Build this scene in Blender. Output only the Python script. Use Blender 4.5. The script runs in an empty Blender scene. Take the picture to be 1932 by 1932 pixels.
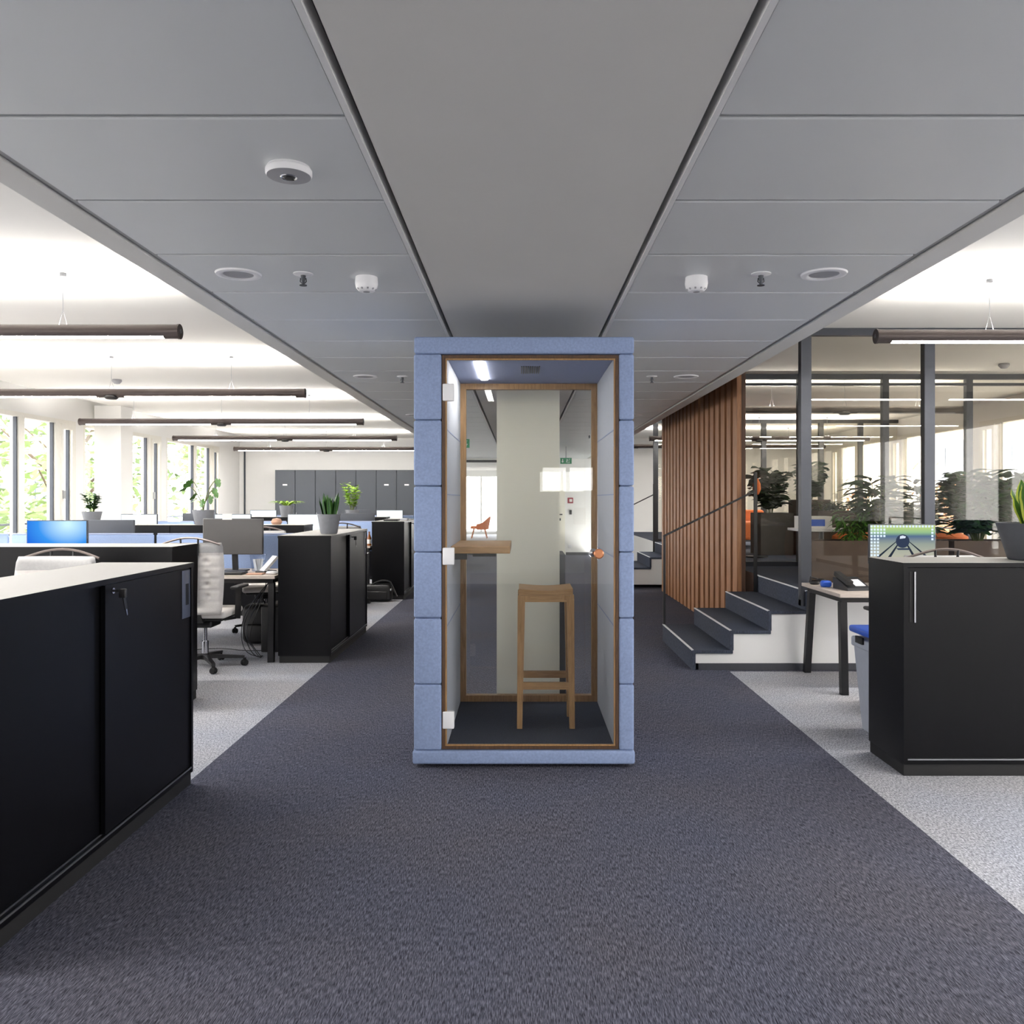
WORLD = 11.0
EXPO = 0.08
import bpy, bmesh, math, random
from mathutils import Vector, Matrix
random.seed(11)
sc = bpy.context.scene
COL = sc.collection
PI = math.pi
CH = 1.395          # eye height
F = 1560.0

# ------------------------------------------------------------ materials
def lin(c):
    return c/12.92 if c <= .04045 else ((c+.055)/1.055)**2.4
def rgb(r, g, b):
    return (lin(r/255), lin(g/255), lin(b/255), 1)
MATS = {}
def mat(name, col, rough=.6, metal=0., spec=.5, var=.06, scale=30, bump=0., bscale=200, emit=None, estr=0, stretch=(1, 1, 1)):
    m = bpy.data.materials.new(name); m.use_nodes = True
    nt = m.node_tree; N = nt.nodes; L = nt.links
    b = N['Principled BSDF']
    b.inputs['Roughness'].default_value = rough
    b.inputs['Metallic'].default_value = metal
    b.inputs['Specular IOR Level'].default_value = spec
    tc = N.new('ShaderNodeTexCoord'); mp = N.new('ShaderNodeMapping')
    mp.inputs['Scale'].default_value = stretch
    L.new(tc.outputs['Object'], mp.inputs['Vector'])
    if var > 0:
        nz = N.new('ShaderNodeTexNoise'); nz.inputs['Scale'].default_value = scale; nz.inputs['Detail'].default_value = 4
        L.new(mp.outputs[0], nz.inputs['Vector'])
        cr = N.new('ShaderNodeValToRGB')
        cr.color_ramp.elements[0].position = .3; cr.color_ramp.elements[1].position = .7
        cr.color_ramp.elements[0].color = tuple(c*(1-var) for c in col[:3])+(1,)
        cr.color_ramp.elements[1].color = tuple(min(1, c*(1+var)) for c in col[:3])+(1,)
        L.new(nz.outputs['Fac'], cr.inputs[0]); L.new(cr.outputs[0], b.inputs['Base Color'])
    else:
        b.inputs['Base Color'].default_value = col
    if bump:
        n2 = N.new('ShaderNodeTexNoise'); n2.inputs['Scale'].default_value = bscale; n2.inputs['Detail'].default_value = 3
        L.new(mp.outputs[0], n2.inputs['Vector'])
        bp = N.new('ShaderNodeBump'); bp.inputs['Strength'].default_value = bump; bp.inputs['Distance'].default_value = .002
        L.new(n2.outputs['Fac'], bp.inputs['Height']); L.new(bp.outputs[0], b.inputs['Normal'])
    if emit:
        b.inputs['Emission Color'].default_value = emit
        b.inputs['Emission Strength'].default_value = estr
    MATS[name] = m
    return m
def glass(name, tint=(1, 1, 1, 1), f0=.04, rough=0.):
    m = bpy.data.materials.new(name); m.use_nodes = True
    nt = m.node_tree; N = nt.nodes; L = nt.links
    N.remove(N['Principled BSDF'])
    out = N['Material Output']
    lw = N.new('ShaderNodeLayerWeight'); lw.inputs['Blend'].default_value = .5
    pw = N.new('ShaderNodeMath'); pw.operation = 'POWER'; pw.inputs[1].default_value = 5
    ml = N.new('ShaderNodeMath'); ml.operation = 'MULTIPLY_ADD'; ml.inputs[1].default_value = 1-f0; ml.inputs[2].default_value = f0
    L.new(lw.outputs['Facing'], pw.inputs[0]); L.new(pw.outputs[0], ml.inputs[0])
    tr = N.new('ShaderNodeBsdfTransparent'); tr.inputs[0].default_value = tint
    gl = N.new('ShaderNodeBsdfGlossy'); gl.inputs['Roughness'].default_value = rough
    mx = N.new('ShaderNodeMixShader')
    L.new(ml.outputs[0], mx.inputs[0]); L.new(tr.outputs[0], mx.inputs[1]); L.new(gl.outputs[0], mx.inputs[2])
    L.new(mx.outputs[0], out.inputs[0])
    MATS[name] = m
    return m
def emis(name, col, s):
    m = bpy.data.materials.new(name); m.use_nodes = True
    nt = m.node_tree; N = nt.nodes; L = nt.links
    N.remove(N['Principled BSDF'])
    e = N.new('ShaderNodeEmission'); e.inputs[0].default_value = col; e.inputs[1].default_value = s
    L.new(e.outputs[0], N['Material Output'].inputs[0]); MATS[name] = m
    return m
def wood(name, c1, c2, stretch, rough=.45):
    m = mat(name, c1, rough, var=0)
    nt = m.node_tree; N = nt.nodes; L = nt.links; b = N['Principled BSDF']
    tc = N.new('ShaderNodeTexCoord'); mp = N.new('ShaderNodeMapping'); mp.inputs['Scale'].default_value = stretch
    L.new(tc.outputs['Object'], mp.inputs[0])
    nz = N.new('ShaderNodeTexNoise'); nz.inputs['Scale'].default_value = 6; nz.inputs['Detail'].default_value = 8; nz.inputs['Roughness'].default_value = .65; nz.inputs['Distortion'].default_value = .6
    L.new(mp.outputs[0], nz.inputs['Vector'])
    cr = N.new('ShaderNodeValToRGB'); cr.color_ramp.elements[0].position = .32; cr.color_ramp.elements[1].position = .68
    cr.color_ramp.elements[0].color = c1; cr.color_ramp.elements[1].color = c2
    L.new(nz.outputs['Fac'], cr.inputs[0]); L.new(cr.outputs[0], b.inputs['Base Color'])
    bp = N.new('ShaderNodeBump'); bp.inputs['Strength'].default_value = .15; bp.inputs['Distance'].default_value = .001
    L.new(nz.outputs['Fac'], bp.inputs['Height']); L.new(bp.outputs[0], b.inputs['Normal'])
    return m
def carpet(name, dark, mid, lite, sx=150, sy=28):
    """loop pile drawn out along the length of the hall"""
    m = mat(name, mid, .95, spec=.1, var=0)
    nt = m.node_tree; N = nt.nodes; L = nt.links; b = N['Principled BSDF']
    tc = N.new('ShaderNodeTexCoord'); mp = N.new('ShaderNodeMapping'); mp.inputs['Scale'].default_value = (sx, sy, 40)
    L.new(tc.outputs['Object'], mp.inputs[0])
    nz = N.new('ShaderNodeTexNoise'); nz.inputs['Scale'].default_value = 1; nz.inputs['Detail'].default_value = 3; nz.inputs['Distortion'].default_value = .5
    L.new(mp.outputs[0], nz.inputs['Vector'])
    cr = N.new('ShaderNodeValToRGB'); e = cr.color_ramp.elements
    e[0].position = .34; e[0].color = dark; e[1].position = .68; e[1].color = lite
    k = cr.color_ramp.elements.new(.5); k.color = mid
    L.new(nz.outputs['Fac'], cr.inputs[0])
    n2 = N.new('ShaderNodeTexNoise'); n2.inputs['Scale'].default_value = 1.1; n2.inputs['Detail'].default_value = 2
    L.new(tc.outputs['Object'], n2.inputs['Vector'])
    mx = N.new('ShaderNodeMix'); mx.data_type = 'RGBA'; mx.blend_type = 'MULTIPLY'; mx.inputs[0].default_value = 1
    c2 = N.new('ShaderNodeValToRGB'); c2.color_ramp.elements[0].position = .35; c2.color_ramp.elements[1].position = .65
    c2.color_ramp.elements[0].color = (.9, .93, 1, 1); c2.color_ramp.elements[1].color = (1, .97, .95, 1)
    L.new(n2.outputs['Fac'], c2.inputs[0]); L.new(cr.outputs[0], mx.inputs[6]); L.new(c2.outputs[0], mx.inputs[7])
    L.new(mx.outputs[2], b.inputs['Base Color'])
    bp = N.new('ShaderNodeBump'); bp.inputs['Strength'].default_value = .5; bp.inputs['Distance'].default_value = .004
    L.new(nz.outputs['Fac'], bp.inputs['Height']); L.new(bp.outputs[0], b.inputs['Normal'])
    return m

M = MATS
mat('plaster', rgb(212, 211, 207), .85, spec=.2, var=.012, scale=3, bump=.1, bscale=300)
mat('ceiling_white', rgb(236, 234, 228), .85, spec=.2, var=.01, scale=2)
mat('tile_metal', rgb(212, 215, 216), .42, spec=.45, var=.012, scale=2, bump=.2, bscale=900)
mat('tile_metal_light', rgb(228, 228, 228), .5, var=.01)
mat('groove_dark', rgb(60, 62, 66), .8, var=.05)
mat('profile_metal', rgb(150, 152, 156), .35, .6, var=.03)
mat('wall_white', rgb(244, 243, 240), .8, spec=.3, var=.012, scale=2)
mat('wall_cream', rgb(243, 240, 226), .75, spec=.3, var=.02, scale=1.5)
mat('skirting', rgb(62, 64, 70), .6, var=.05)
carpet('carpet_dark', rgb(46, 47, 56), rgb(81, 82, 93), rgb(116, 117, 130), 330, 36)
carpet('carpet_light', rgb(128, 129, 133), rgb(172, 173, 177), rgb(210, 211, 215), 150, 70)
carpet('carpet_step', rgb(56, 60, 69), rgb(70, 75, 86), rgb(86, 91, 104), 300, 200)
mat('nosing', rgb(226, 228, 232), .4, 0., var=.03)
mat('felt_blue', rgb(140, 156, 190), .95, spec=.12, var=.09, scale=90, bump=.35, bscale=500)
mat('felt_blue_inner', rgb(150, 160, 190), .95, spec=.12, var=.06, scale=90, bump=.3, bscale=500)
mat('felt_white', rgb(180, 185, 196), .95, spec=.12, var=.05, scale=90, bump=.3, bscale=500)
wood('oak', rgb(134, 100, 62), rgb(174, 136, 92), (14, 14, 1.2))
wood('oak_flat', rgb(138, 104, 66), rgb(178, 140, 96), (1.2, 14, 14))
wood('walnut_edge', rgb(60, 42, 30), rgb(92, 66, 44), (18, 18, 1.5))
wood('slat_wood', rgb(124, 84, 56), rgb(178, 128, 90), (10, 9, .55), .5)
wood('slat_back', rgb(62, 42, 32), rgb(88, 60, 44), (10, 9, .55), .6)
wood('desk_wood', rgb(178, 166, 156), rgb(204, 192, 182), (2, 20, 10), .5)
mat('cab_black', rgb(9, 9, 12), .33, spec=.17, var=.08, scale=60, bump=.12, bscale=1500)
mat('cab_black_inner', rgb(10, 10, 12), .7, var=.05)
mat('cab_top', rgb(150, 148, 143), .5, spec=.5, var=.015, scale=60)
mat('alu', rgb(170, 172, 176), .3, .9, var=.03)
mat('chrome', rgb(215, 215, 220), .15, 1., var=.01)
mat('handle_plate', rgb(84, 90, 106), .3, .2, var=.03)
mat('black_plastic', rgb(22, 22, 24), .45, var=.05)
mat('black_metal', rgb(26, 26, 29), .4, .2, var=.05)
mat('arch_metal', rgb(128, 118, 114), .3, .7, var=.03)
mat('rubber', rgb(18, 18, 20), .8, var=.05)
mat('lamp_body', rgb(70, 62, 60), .35, .5, var=.03)
mat('frame_dark', rgb(62, 65, 72), .4, .4, var=.03)
mat('frame_darker', rgb(40, 41, 44), .45, .3, var=.03)
mat('win_frame', rgb(238, 235, 226), .5, var=.02)
mat('win_gasket', rgb(50, 56, 66), .5, var=.03)
mat('chair_fabric', rgb(226, 221, 216), .9, spec=.2, var=.04, scale=60, bump=.25, bscale=600)
mat('chair_band', rgb(176, 175, 174), .9, spec=.2, var=.05, scale=60, bump=.25, bscale=600)
mat('screen_blue', rgb(160, 182, 222), .9, spec=.15, var=.05, scale=80, bump=.2, bscale=500)
mat('screen_edge', rgb(176, 190, 222), .6, var=.03)
mat('monitor_grey', rgb(74, 72, 72), .4, var=.02)
mat('monitor_back', rgb(58, 62, 70), .45, var=.03)
mat('pot_grey', rgb(120, 122, 128), .6, var=.05, scale=25)
mat('pot_dark', rgb(74, 76, 82), .6, var=.06, scale=25)
mat('soil', rgb(50, 38, 30), .95, var=.3, scale=80)
mat('leaf_dark', rgb(34, 74, 30), .45, var=.25, scale=20)
mat('leaf_mid', rgb(66, 110, 40), .45, var=.25, scale=20)
mat('leaf_light', rgb(142, 178, 62), .5, var=.2, scale=20)
mat('leaf_edge', rgb(190, 200, 80), .5, var=.1, scale=20)
mat('leaf_dull', rgb(40, 62, 34), .5, var=.25, scale=20)  # duller, greyer green for some raised-room plants
mat('stem', rgb(92, 104, 50), .6, var=.2)
mat('bark', rgb(84, 70, 58), .9, var=.2)
mat('white_plastic', rgb(236, 236, 238), .4, var=.01)
mat('white_paper', rgb(238, 236, 232), .8, var=.02)
mat('grey_plastic', rgb(160, 160, 164), .5, var=.03)
mat('blue_plastic', rgb(40, 92, 200), .4, var=.04)
mat('bin_grey', rgb(182, 186, 194), .55, var=.03)
mat('orange_fabric', rgb(216, 118, 64), .85, var=.08, scale=40)
mat('orange_wood', rgb(196, 120, 70), .6, var=.1)
mat('copper', rgb(200, 134, 96), .3, .6, var=.03)
mat('locker_grey', rgb(58, 63, 70), .5, var=.03, scale=3)
mat('planter_brown', rgb(74, 62, 56), .8, var=.15, scale=6)
mat('planter_grey', rgb(78, 76, 74), .8, var=.1, scale=8)
mat('sign_green', rgb(20, 110, 72), .5, var=.02, emit=rgb(20, 110, 72), estr=.35)
mat('sign_red', rgb(150, 30, 50), .5, var=.02)
mat('brown_bottle', rgb(120, 66, 22), .2, var=.05)
mat('facade_pale', rgb(214, 208, 200), .8, var=.04, scale=.5)
mat('facade_blue', rgb(150, 160, 176), .8, var=.04, scale=.5)
mat('facade_window', rgb(90, 104, 124), .2, var=.05)
mat('roof_red', rgb(176, 112, 90), .8, var=.1, scale=2)
mat('grey_paving', rgb(150, 146, 142), .95, var=.2, scale=.6)  # grey paving outside, kept neutral so its bounce light is not green
mat('tree_green', rgb(112, 134, 84), .7, var=.3, scale=.9)
mat('tree_pale', rgb(140, 160, 106), .7, var=.3, scale=.9)
mat('tree_autumn', rgb(176, 132, 96), .7, var=.3, scale=.9)
mat('skin_tone_cloth', rgb(196, 156, 134), .9, var=.1)
glass('glass_clear', (.975, .98, .975, 1), .03)
glass('glass_window', (.99, .985, .98, 1))
glass('glass_bronze', (.955, .94, .90, 1), .028)
glass('plastic_clear', (.82, .86, .92, 1), .08, .15)
LAMPW = (1, .965, .93, 1)
emis('lamp_down', LAMPW, 115)
emis('lamp_up', LAMPW, 350)
emis('led', (1, .95, .88, 1), 60)
emis('scr_white', (.9, .97, 1, 1), 1.1)
emis('downlight_glow', (1, .97, .92, 1), .35)
emis('pic_dark', rgb(52, 62, 84), 1)
emis('pic_rail', rgb(40, 48, 62), 1)
emis('pic_sq', rgb(214, 230, 250), 1.1)
emis('pic_plank', rgb(206, 200, 180), 1)
emis('pic_hi', rgb(220, 230, 245), 1)
def screen_gradient():
    m = bpy.data.materials.new('scr_blue'); m.use_nodes = True
    nt = m.node_tree; N = nt.nodes; L = nt.links; N.remove(N['Principled BSDF'])
    tc = N.new('ShaderNodeTexCoord'); mp = N.new('ShaderNodeMapping')
    mp.inputs['Location'].default_value = (-.12, 0, .62); mp.inputs['Scale'].default_value = (2.1, 1, 2.9)
    mp.inputs['Location'].default_value = (-.2, 0, -.35)
    g = N.new('ShaderNodeTexGradient'); g.gradient_type = 'SPHERICAL'
    cr = N.new('ShaderNodeValToRGB'); e = cr.color_ramp.elements
    e[0].position = 0; e[0].color = rgb(24, 84, 214); e[1].position = .95; e[1].color = rgb(205, 244, 255)
    k = e.new(.45); k.color = rgb(60, 150, 240)
    nz = N.new('ShaderNodeTexNoise'); nz.inputs['Scale'].default_value = 3
    em = N.new('ShaderNodeEmission'); em.inputs[1].default_value = 1.
    L.new(tc.outputs['Object'], mp.inputs[0]); L.new(mp.outputs[0], g.inputs[0]); L.new(g.outputs['Fac'], cr.inputs[0])
    L.new(cr.outputs[0], em.inputs[0]); L.new(em.outputs[0], N['Material Output'].inputs[0]); MATS['scr_blue'] = m
    m = bpy.data.materials.new('pic_base'); m.use_nodes = True
    nt = m.node_tree; N = nt.nodes; L = nt.links; N.remove(N['Principled BSDF'])
    tc = N.new('ShaderNodeTexCoord'); sp = N.new('ShaderNodeSeparateXYZ'); L.new(tc.outputs['Object'], sp.inputs[0])
    cr = N.new('ShaderNodeValToRGB'); e = cr.color_ramp.elements
    e[0].position = 0; e[0].color = rgb(196, 190, 170); e[1].position = 1; e[1].color = rgb(196, 214, 120)
    k = e.new(.5); k.color = rgb(150, 160, 150); k = e.new(.7); k.color = rgb(84, 108, 140); k = e.new(.8); k.color = rgb(150, 190, 140)
    mr = N.new('ShaderNodeMapRange'); mr.inputs[1].default_value = -.15; mr.inputs[2].default_value = .15
    L.new(sp.outputs['Z'], mr.inputs[0]); L.new(mr.outputs[0], cr.inputs[0])
    em = N.new('ShaderNodeEmission'); em.inputs[1].default_value = 1
    L.new(cr.outputs[0], em.inputs[0]); L.new(em.outputs[0], N['Material Output'].inputs[0]); MATS['pic_base'] = m
screen_gradient()

# ------------------------------------------------------------ mesh collecting
class MB:
    def __init__(s): s.v = []; s.f = []; s.mi = []; s.sm = []
    def add(s, vs, fs, mi=0, smooth=False):
        o = len(s.v); s.v += [tuple(v) for v in vs]
        for f in fs: s.f.append(tuple(i+o for i in f)); s.mi.append(mi); s.sm.append(smooth)
        return s
    def box(s, x0, x1, y0, y1, z0, z1, mi=0, mtop=None):
        vs = [(x0, y0, z0), (x1, y0, z0), (x1, y1, z0), (x0, y1, z0), (x0, y0, z1), (x1, y0, z1), (x1, y1, z1), (x0, y1, z1)]
        s.add(vs, [(0, 3, 2, 1), (0, 1, 5, 4), (1, 2, 6, 5), (2, 3, 7, 6), (3, 0, 4, 7)], mi)
        s.add(vs, [(4, 5, 6, 7)], mi if mtop is None else mtop); return s
    def rbox(s, x0, x1, y0, y1, z0, z1, r=.01, mi=0, seg=3):
        """box with every edge rounded"""
        bm = bmesh.new(); bmesh.ops.create_cube(bm, size=1)
        for v in bm.verts:
            v.co = Vector(((x0+x1)/2+v.co.x*(x1-x0), (y0+y1)/2+v.co.y*(y1-y0), (z0+z1)/2+v.co.z*(z1-z0)))
        r = min(r, .49*min(x1-x0, y1-y0, z1-z0))
        bmesh.ops.bevel(bm, geom=bm.edges[:], offset=r, segments=seg, affect='EDGES', profile=.5)
        bm.verts.index_update()
        s.add([v.co[:] for v in bm.verts], [[v.index for v in f.verts] for f in bm.faces], mi, True); bm.free(); return s
    def obox(s, a, b, w, h, mi=0, up=(0, 0, 1), w2=None, h2=None):
        """bar from a to b, section w (sideways) x h (up), may taper to w2 x h2"""
        a = Vector(a); b = Vector(b); d = (b-a).normalized(); u = Vector(up)
        if abs(d.dot(u)) > .98: u = Vector((0, 1, 0))
        x = d.cross(u).normalized(); y = x.cross(d)
        w2 = w if w2 is None else w2; h2 = h if h2 is None else h2
        vs = [a+x*w/2*i+y*h/2*j for i, j in ((-1, -1), (1, -1), (1, 1), (-1, 1))]+[b+x*w2/2*i+y*h2/2*j for i, j in ((-1, -1), (1, -1), (1, 1), (-1, 1))]
        s.add(vs, [(3, 2, 1, 0), (4, 5, 6, 7), (0, 1, 5, 4), (1, 2, 6, 5), (2, 3, 7, 6), (3, 0, 4, 7)], mi); return s
    def tube(s, pts, r, mi=0, n=10, caps=True, smooth=True):
        pts = [Vector(p) for p in pts]; rs = r if isinstance(r, (list, tuple)) else [r]*len(pts)
        rings = []; prev = None
        for i, p in enumerate(pts):
            d = (pts[min(i+1, len(pts)-1)]-pts[max(i-1, 0)]).normalized()
            if prev is None:
                u = Vector((0, 0, 1)) if abs(d.z) < .9 else Vector((1, 0, 0))
                x = d.cross(u).normalized()
            else:
                x = (prev-d*prev.dot(d)).normalized()
            prev = x; y = d.cross(x)
            rings.append([p+(x*math.cos(2*PI*k/n)+y*math.sin(2*PI*k/n))*rs[i] for k in range(n)])
        vs = [v for rg in rings for v in rg]
        fs = [(i*n+k, i*n+(k+1) % n, (i+1)*n+(k+1) % n, (i+1)*n+k) for i in range(len(pts)-1) for k in range(n)]
        s.add(vs, fs, mi, smooth)
        if caps: s.add(vs, [tuple(reversed(range(n))), tuple(range((len(pts)-1)*n, len(pts)*n))], mi)
        return s
    def lathe(s, prof, c=(0, 0, 0), n=24, mi=0, smooth=True, axis='z'):
        vs = []; cx, cy, cz = c
        for r, z in prof:
            for k in range(n):
                a = 2*PI*k/n; p = (r*math.cos(a), r*math.sin(a), z)
                if axis == 'y': p = (p[0], p[2], p[1])
                if axis == 'x': p = (p[2], p[0], p[1])
                vs.append((cx+p[0], cy+p[1], cz+p[2]))
        fs = [(i*n+k, i*n+(k+1) % n, (i+1)*n+(k+1) % n, (i+1)*n+k) for i in range(len(prof)-1) for k in range(n)]
        s.add(vs, fs, mi, smooth); return s
    def prism(s, poly, z0, z1, mi=0, axis='z'):
        n = len(poly)
        def P(x, y, z): return (x, y, z) if axis == 'z' else ((x, z, y) if axis == 'y' else (z, x, y))
        vs = [P(x, y, z0) for x, y in poly]+[P(x, y, z1) for x, y in poly]
        s.add(vs, [tuple(reversed(range(n))), tuple(range(n, 2*n))]+[(i, (i+1) % n, n+(i+1) % n, n+i) for i in range(n)], mi); return s
    def leaf(s, base, d, length, width, droop=.3, n=5, mi=0, fold=.25, roll=0, tipw=0.):
        base = Vector(base); d = Vector(d).normalized()
        side = d.cross(Vector((0, 0, 1)))
        if side.length < .05: side = Vector((math.cos(roll*3), math.sin(roll*3), 0))
        side.normalize(); side = Matrix.Rotation(roll, 3, d) @ side
        vs = []; p = base.copy(); dd = d.copy()
        for i in range(n+1):
            t = i/n; w = width/2*math.sin(PI*min(1, .12+.88*t))**.7 if t < 1 else width*.02
            nrm = side.cross(dd).normalized()
            vs += [p-side*w+nrm*w*fold, p, p+side*w+nrm*w*fold]
            dd = (dd+Vector((0, 0, -droop/n*1.6))).normalized(); p = p+dd*length/n
        fs = []
        for i in range(n):
            a = i*3; fs += [(a, a+1, a+4, a+3), (a+1, a+2, a+5, a+4)]
        s.add(vs, fs, mi, True); return s
    def xf(s, mtx):
        s.v = [tuple(mtx @ Vector(v)) for v in s.v]; return s
    def build(s, name, mats, parent=None, loc=(0, 0, 0), rot=0, fix=True):
        me = bpy.data.meshes.new(name); me.from_pydata(s.v, [], s.f)
        if not isinstance(mats, (list, tuple)): mats = [mats]
        for m in mats: me.materials.append(M[m] if isinstance(m, str) else m)
        me.polygons.foreach_set('material_index', s.mi); me.polygons.foreach_set('use_smooth', s.sm)
        me.update()
        if fix:
            bm = bmesh.new(); bm.from_mesh(me); bmesh.ops.remove_doubles(bm, verts=bm.verts, dist=1e-5)
            bmesh.ops.recalc_face_normals(bm, faces=bm.faces); bm.to_mesh(me); bm.free()
        if any(s.sm):
            me.set_sharp_from_angle(angle=math.radians(40))
        o = bpy.data.objects.new(name, me); COL.objects.link(o)
        o.location = loc; o.rotation_euler = (0, 0, rot)
        if parent: o.parent = parent
        return o
def tag(o, label=None, cat=None, group=None, kind=None):
    if label: o['label'] = label
    if cat: o['category'] = cat
    if group: o['group'] = group
    if kind: o['kind'] = kind
    return o
def empty(name, loc, rot=0, label=None, cat=None, group=None, kind=None):
    o = bpy.data.objects.new(name, None); COL.objects.link(o); o.location = loc; o.rotation_euler = (0, 0, rot)
    o.empty_display_size = .1
    return tag(o, label, cat, group, kind)
def copy_tree(o, parent=None, loc=None, rot=None, label=None, group=None):
    c = o.copy(); COL.objects.link(c); c.parent = parent
    if loc is not None: c.location = loc
    if rot is not None: c.rotation_euler = (0, 0, rot)
    if label: c['label'] = label
    if group: c['group'] = group
    for ch in [x for x in bpy.data.objects if x.parent == o]: copy_tree(ch, c)
    return c
def S(o): o['kind'] = 'structure'; return o

# ------------------------------------------------------------ camera
cam = bpy.data.cameras.new('camera'); co = bpy.data.objects.new('camera', cam); COL.objects.link(co)
co.location = (0, 0, CH); co.rotation_euler = (PI/2, 0, 0)
cam.sensor_width = 36; cam.lens = F/1932*36
cam.shift_x = -17/1932; cam.shift_y = -24/1932
cam.clip_start = .05; cam.clip_end = 400
sc.camera = co
def PX(x, Y): return (x-983)*Y/F
def PZ(y, Y): return CH-(y-942)*Y/F
# ------------------------------------------------------------ the room
XL, XR = -6.47, 6.66; YB = -5.0; YE = 19.0; YC = 20.7
ZT, ZS = 2.415, 2.80
BL, BR = -1.666, 1.79
b = MB()
b.box(XL, -1.64, YB, YE, -.05, 0, 1); b.box(-1.64, 1.69, YB, YC, -.05, 0, 0); b.box(1.69, XR, YB, 6.7, -.05, 0, 1); b.box(1.69, XR, 6.7, YE, -.05, 0, 0)
b.box(-6.0, 2.6, YC, 33, -.05, 0, 1)
S(b.build('floor', ['carpet_dark', 'carpet_light']))

# side ceilings, high
b = MB()
b.box(-6.14, BL, YB, YE, ZS, ZS+.15); b.box(XL-.05, -6.14, YB, YE, 2.95, 3.1); b.box(-6.16, -6.14, YB, YE, ZS, 3.1)
S(b.build('ceiling', 'ceiling_white'))
b = MB(); b.box(BR, XR+.05, YB, YE, ZS, ZS+.15)
S(b.build('ceiling', 'ceiling_white'))
b = MB(); b.box(-6.0, 2.6, YC+.1, 33, 2.55, 2.7)
S(b.build('ceiling', 'ceiling_white'))
# low middle ceiling: a box with metal tiles either side of a plastered strip
mid = S(empty('ceiling', (0, 5, ZT)))
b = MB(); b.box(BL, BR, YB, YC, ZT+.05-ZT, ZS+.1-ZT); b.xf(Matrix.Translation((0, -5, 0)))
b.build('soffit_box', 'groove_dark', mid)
b = MB(); b.box(-.426, .485, YB-5, YC-5, 0, .05); b.build('plaster_strip', 'plaster', mid)
for s, (x0, x1) in (('l', (BL, -1.555)), ('r', (1.675, BR))):
    b = MB()
    b.box(x0, x1, YB-5, YC-5, -.006, .05)
    b.build('edge_profile', 'plaster', mid)
    b = MB()
    if s == 'l': b.box(x1+.006, x1+.03, YB-5, YC-5, .006, .05)
    else: b.box(x0-.03, x0-.006, YB-5, YC-5, .006, .05)
    b.build('shadow_gap_rail', 'profile_metal', mid)
for x0, x1 in ((-.466, -.449), (.508, .525)):
    b = MB(); b.box(x0, x1, YB-5, YC-5, -.004, .05); b.build('shadow_gap_rail', 'tile_metal_light', mid)
tl = MB(); tr = MB()
y = 2.205-.6237*11
while y < YC-.3:
    for t, x0, x1 in ((tl, -1.522, -.470), (tr, .529, 1.642)):
        yy0, yy1 = y+.0085, y+.6237-.0085
        t.box(x0, x1, yy0+.006-5, yy1-.006-5, 0, .02)
        for a, c in ((yy0, yy0+.006), (yy1-.006, yy1)):
            z0 = .006 if a == yy0 else 0
            t.add([(x0, a-5, .005 if a == yy0 else 0), (x1, a-5, .005 if a == yy0 else 0), (x1, c-5, 0 if a == yy0 else .005), (x0, c-5, 0 if a == yy0 else .005)], [(0, 3, 2, 1)])
            t.box(x0, x1, a-5, c-5, .006, .02)
    y += .6237
tl.build('ceiling_tiles', 'tile_metal', mid, fix=False); tr.build('ceiling_tiles', 'tile_metal', mid, fix=False)

# outer walls with window openings
def window_wall(name, X, sgn, segs, zs, zh, ztop, y0, y1):
    b = MB(); xa, xb = (X-.25, X) if sgn < 0 else (X, X+.25)
    b.box(xa, xb, y0, y1, 0, zs); b.box(xa, xb, y0, y1, zh, ztop)
    e = y0
    for (a, c) in segs:
        if a > e+.001: b.box(xa, xb, e, a, zs, zh)
        e = c
    if y1 > e+.001: b.box(xa, xb, e, y1, zs, zh)
    return S(b.build(name, 'wall_white'))
SILL, HEAD = .55, 2.52
lsegs = []; y = 12.22-2.86*5
while y < 17.5: lsegs.append((y, y+2.66)); y += 2.86
lsegs = [(max(a, YB+.3), c) for a, c in lsegs if c > YB+.4]
window_wall('wall_left', XL, -1, lsegs, SILL, HEAD, 3.1, YB, YE+.2)
window_wall('wall_right', XR, 1, lsegs, SILL, HEAD, 3.0, YB, YE+.2)
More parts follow.
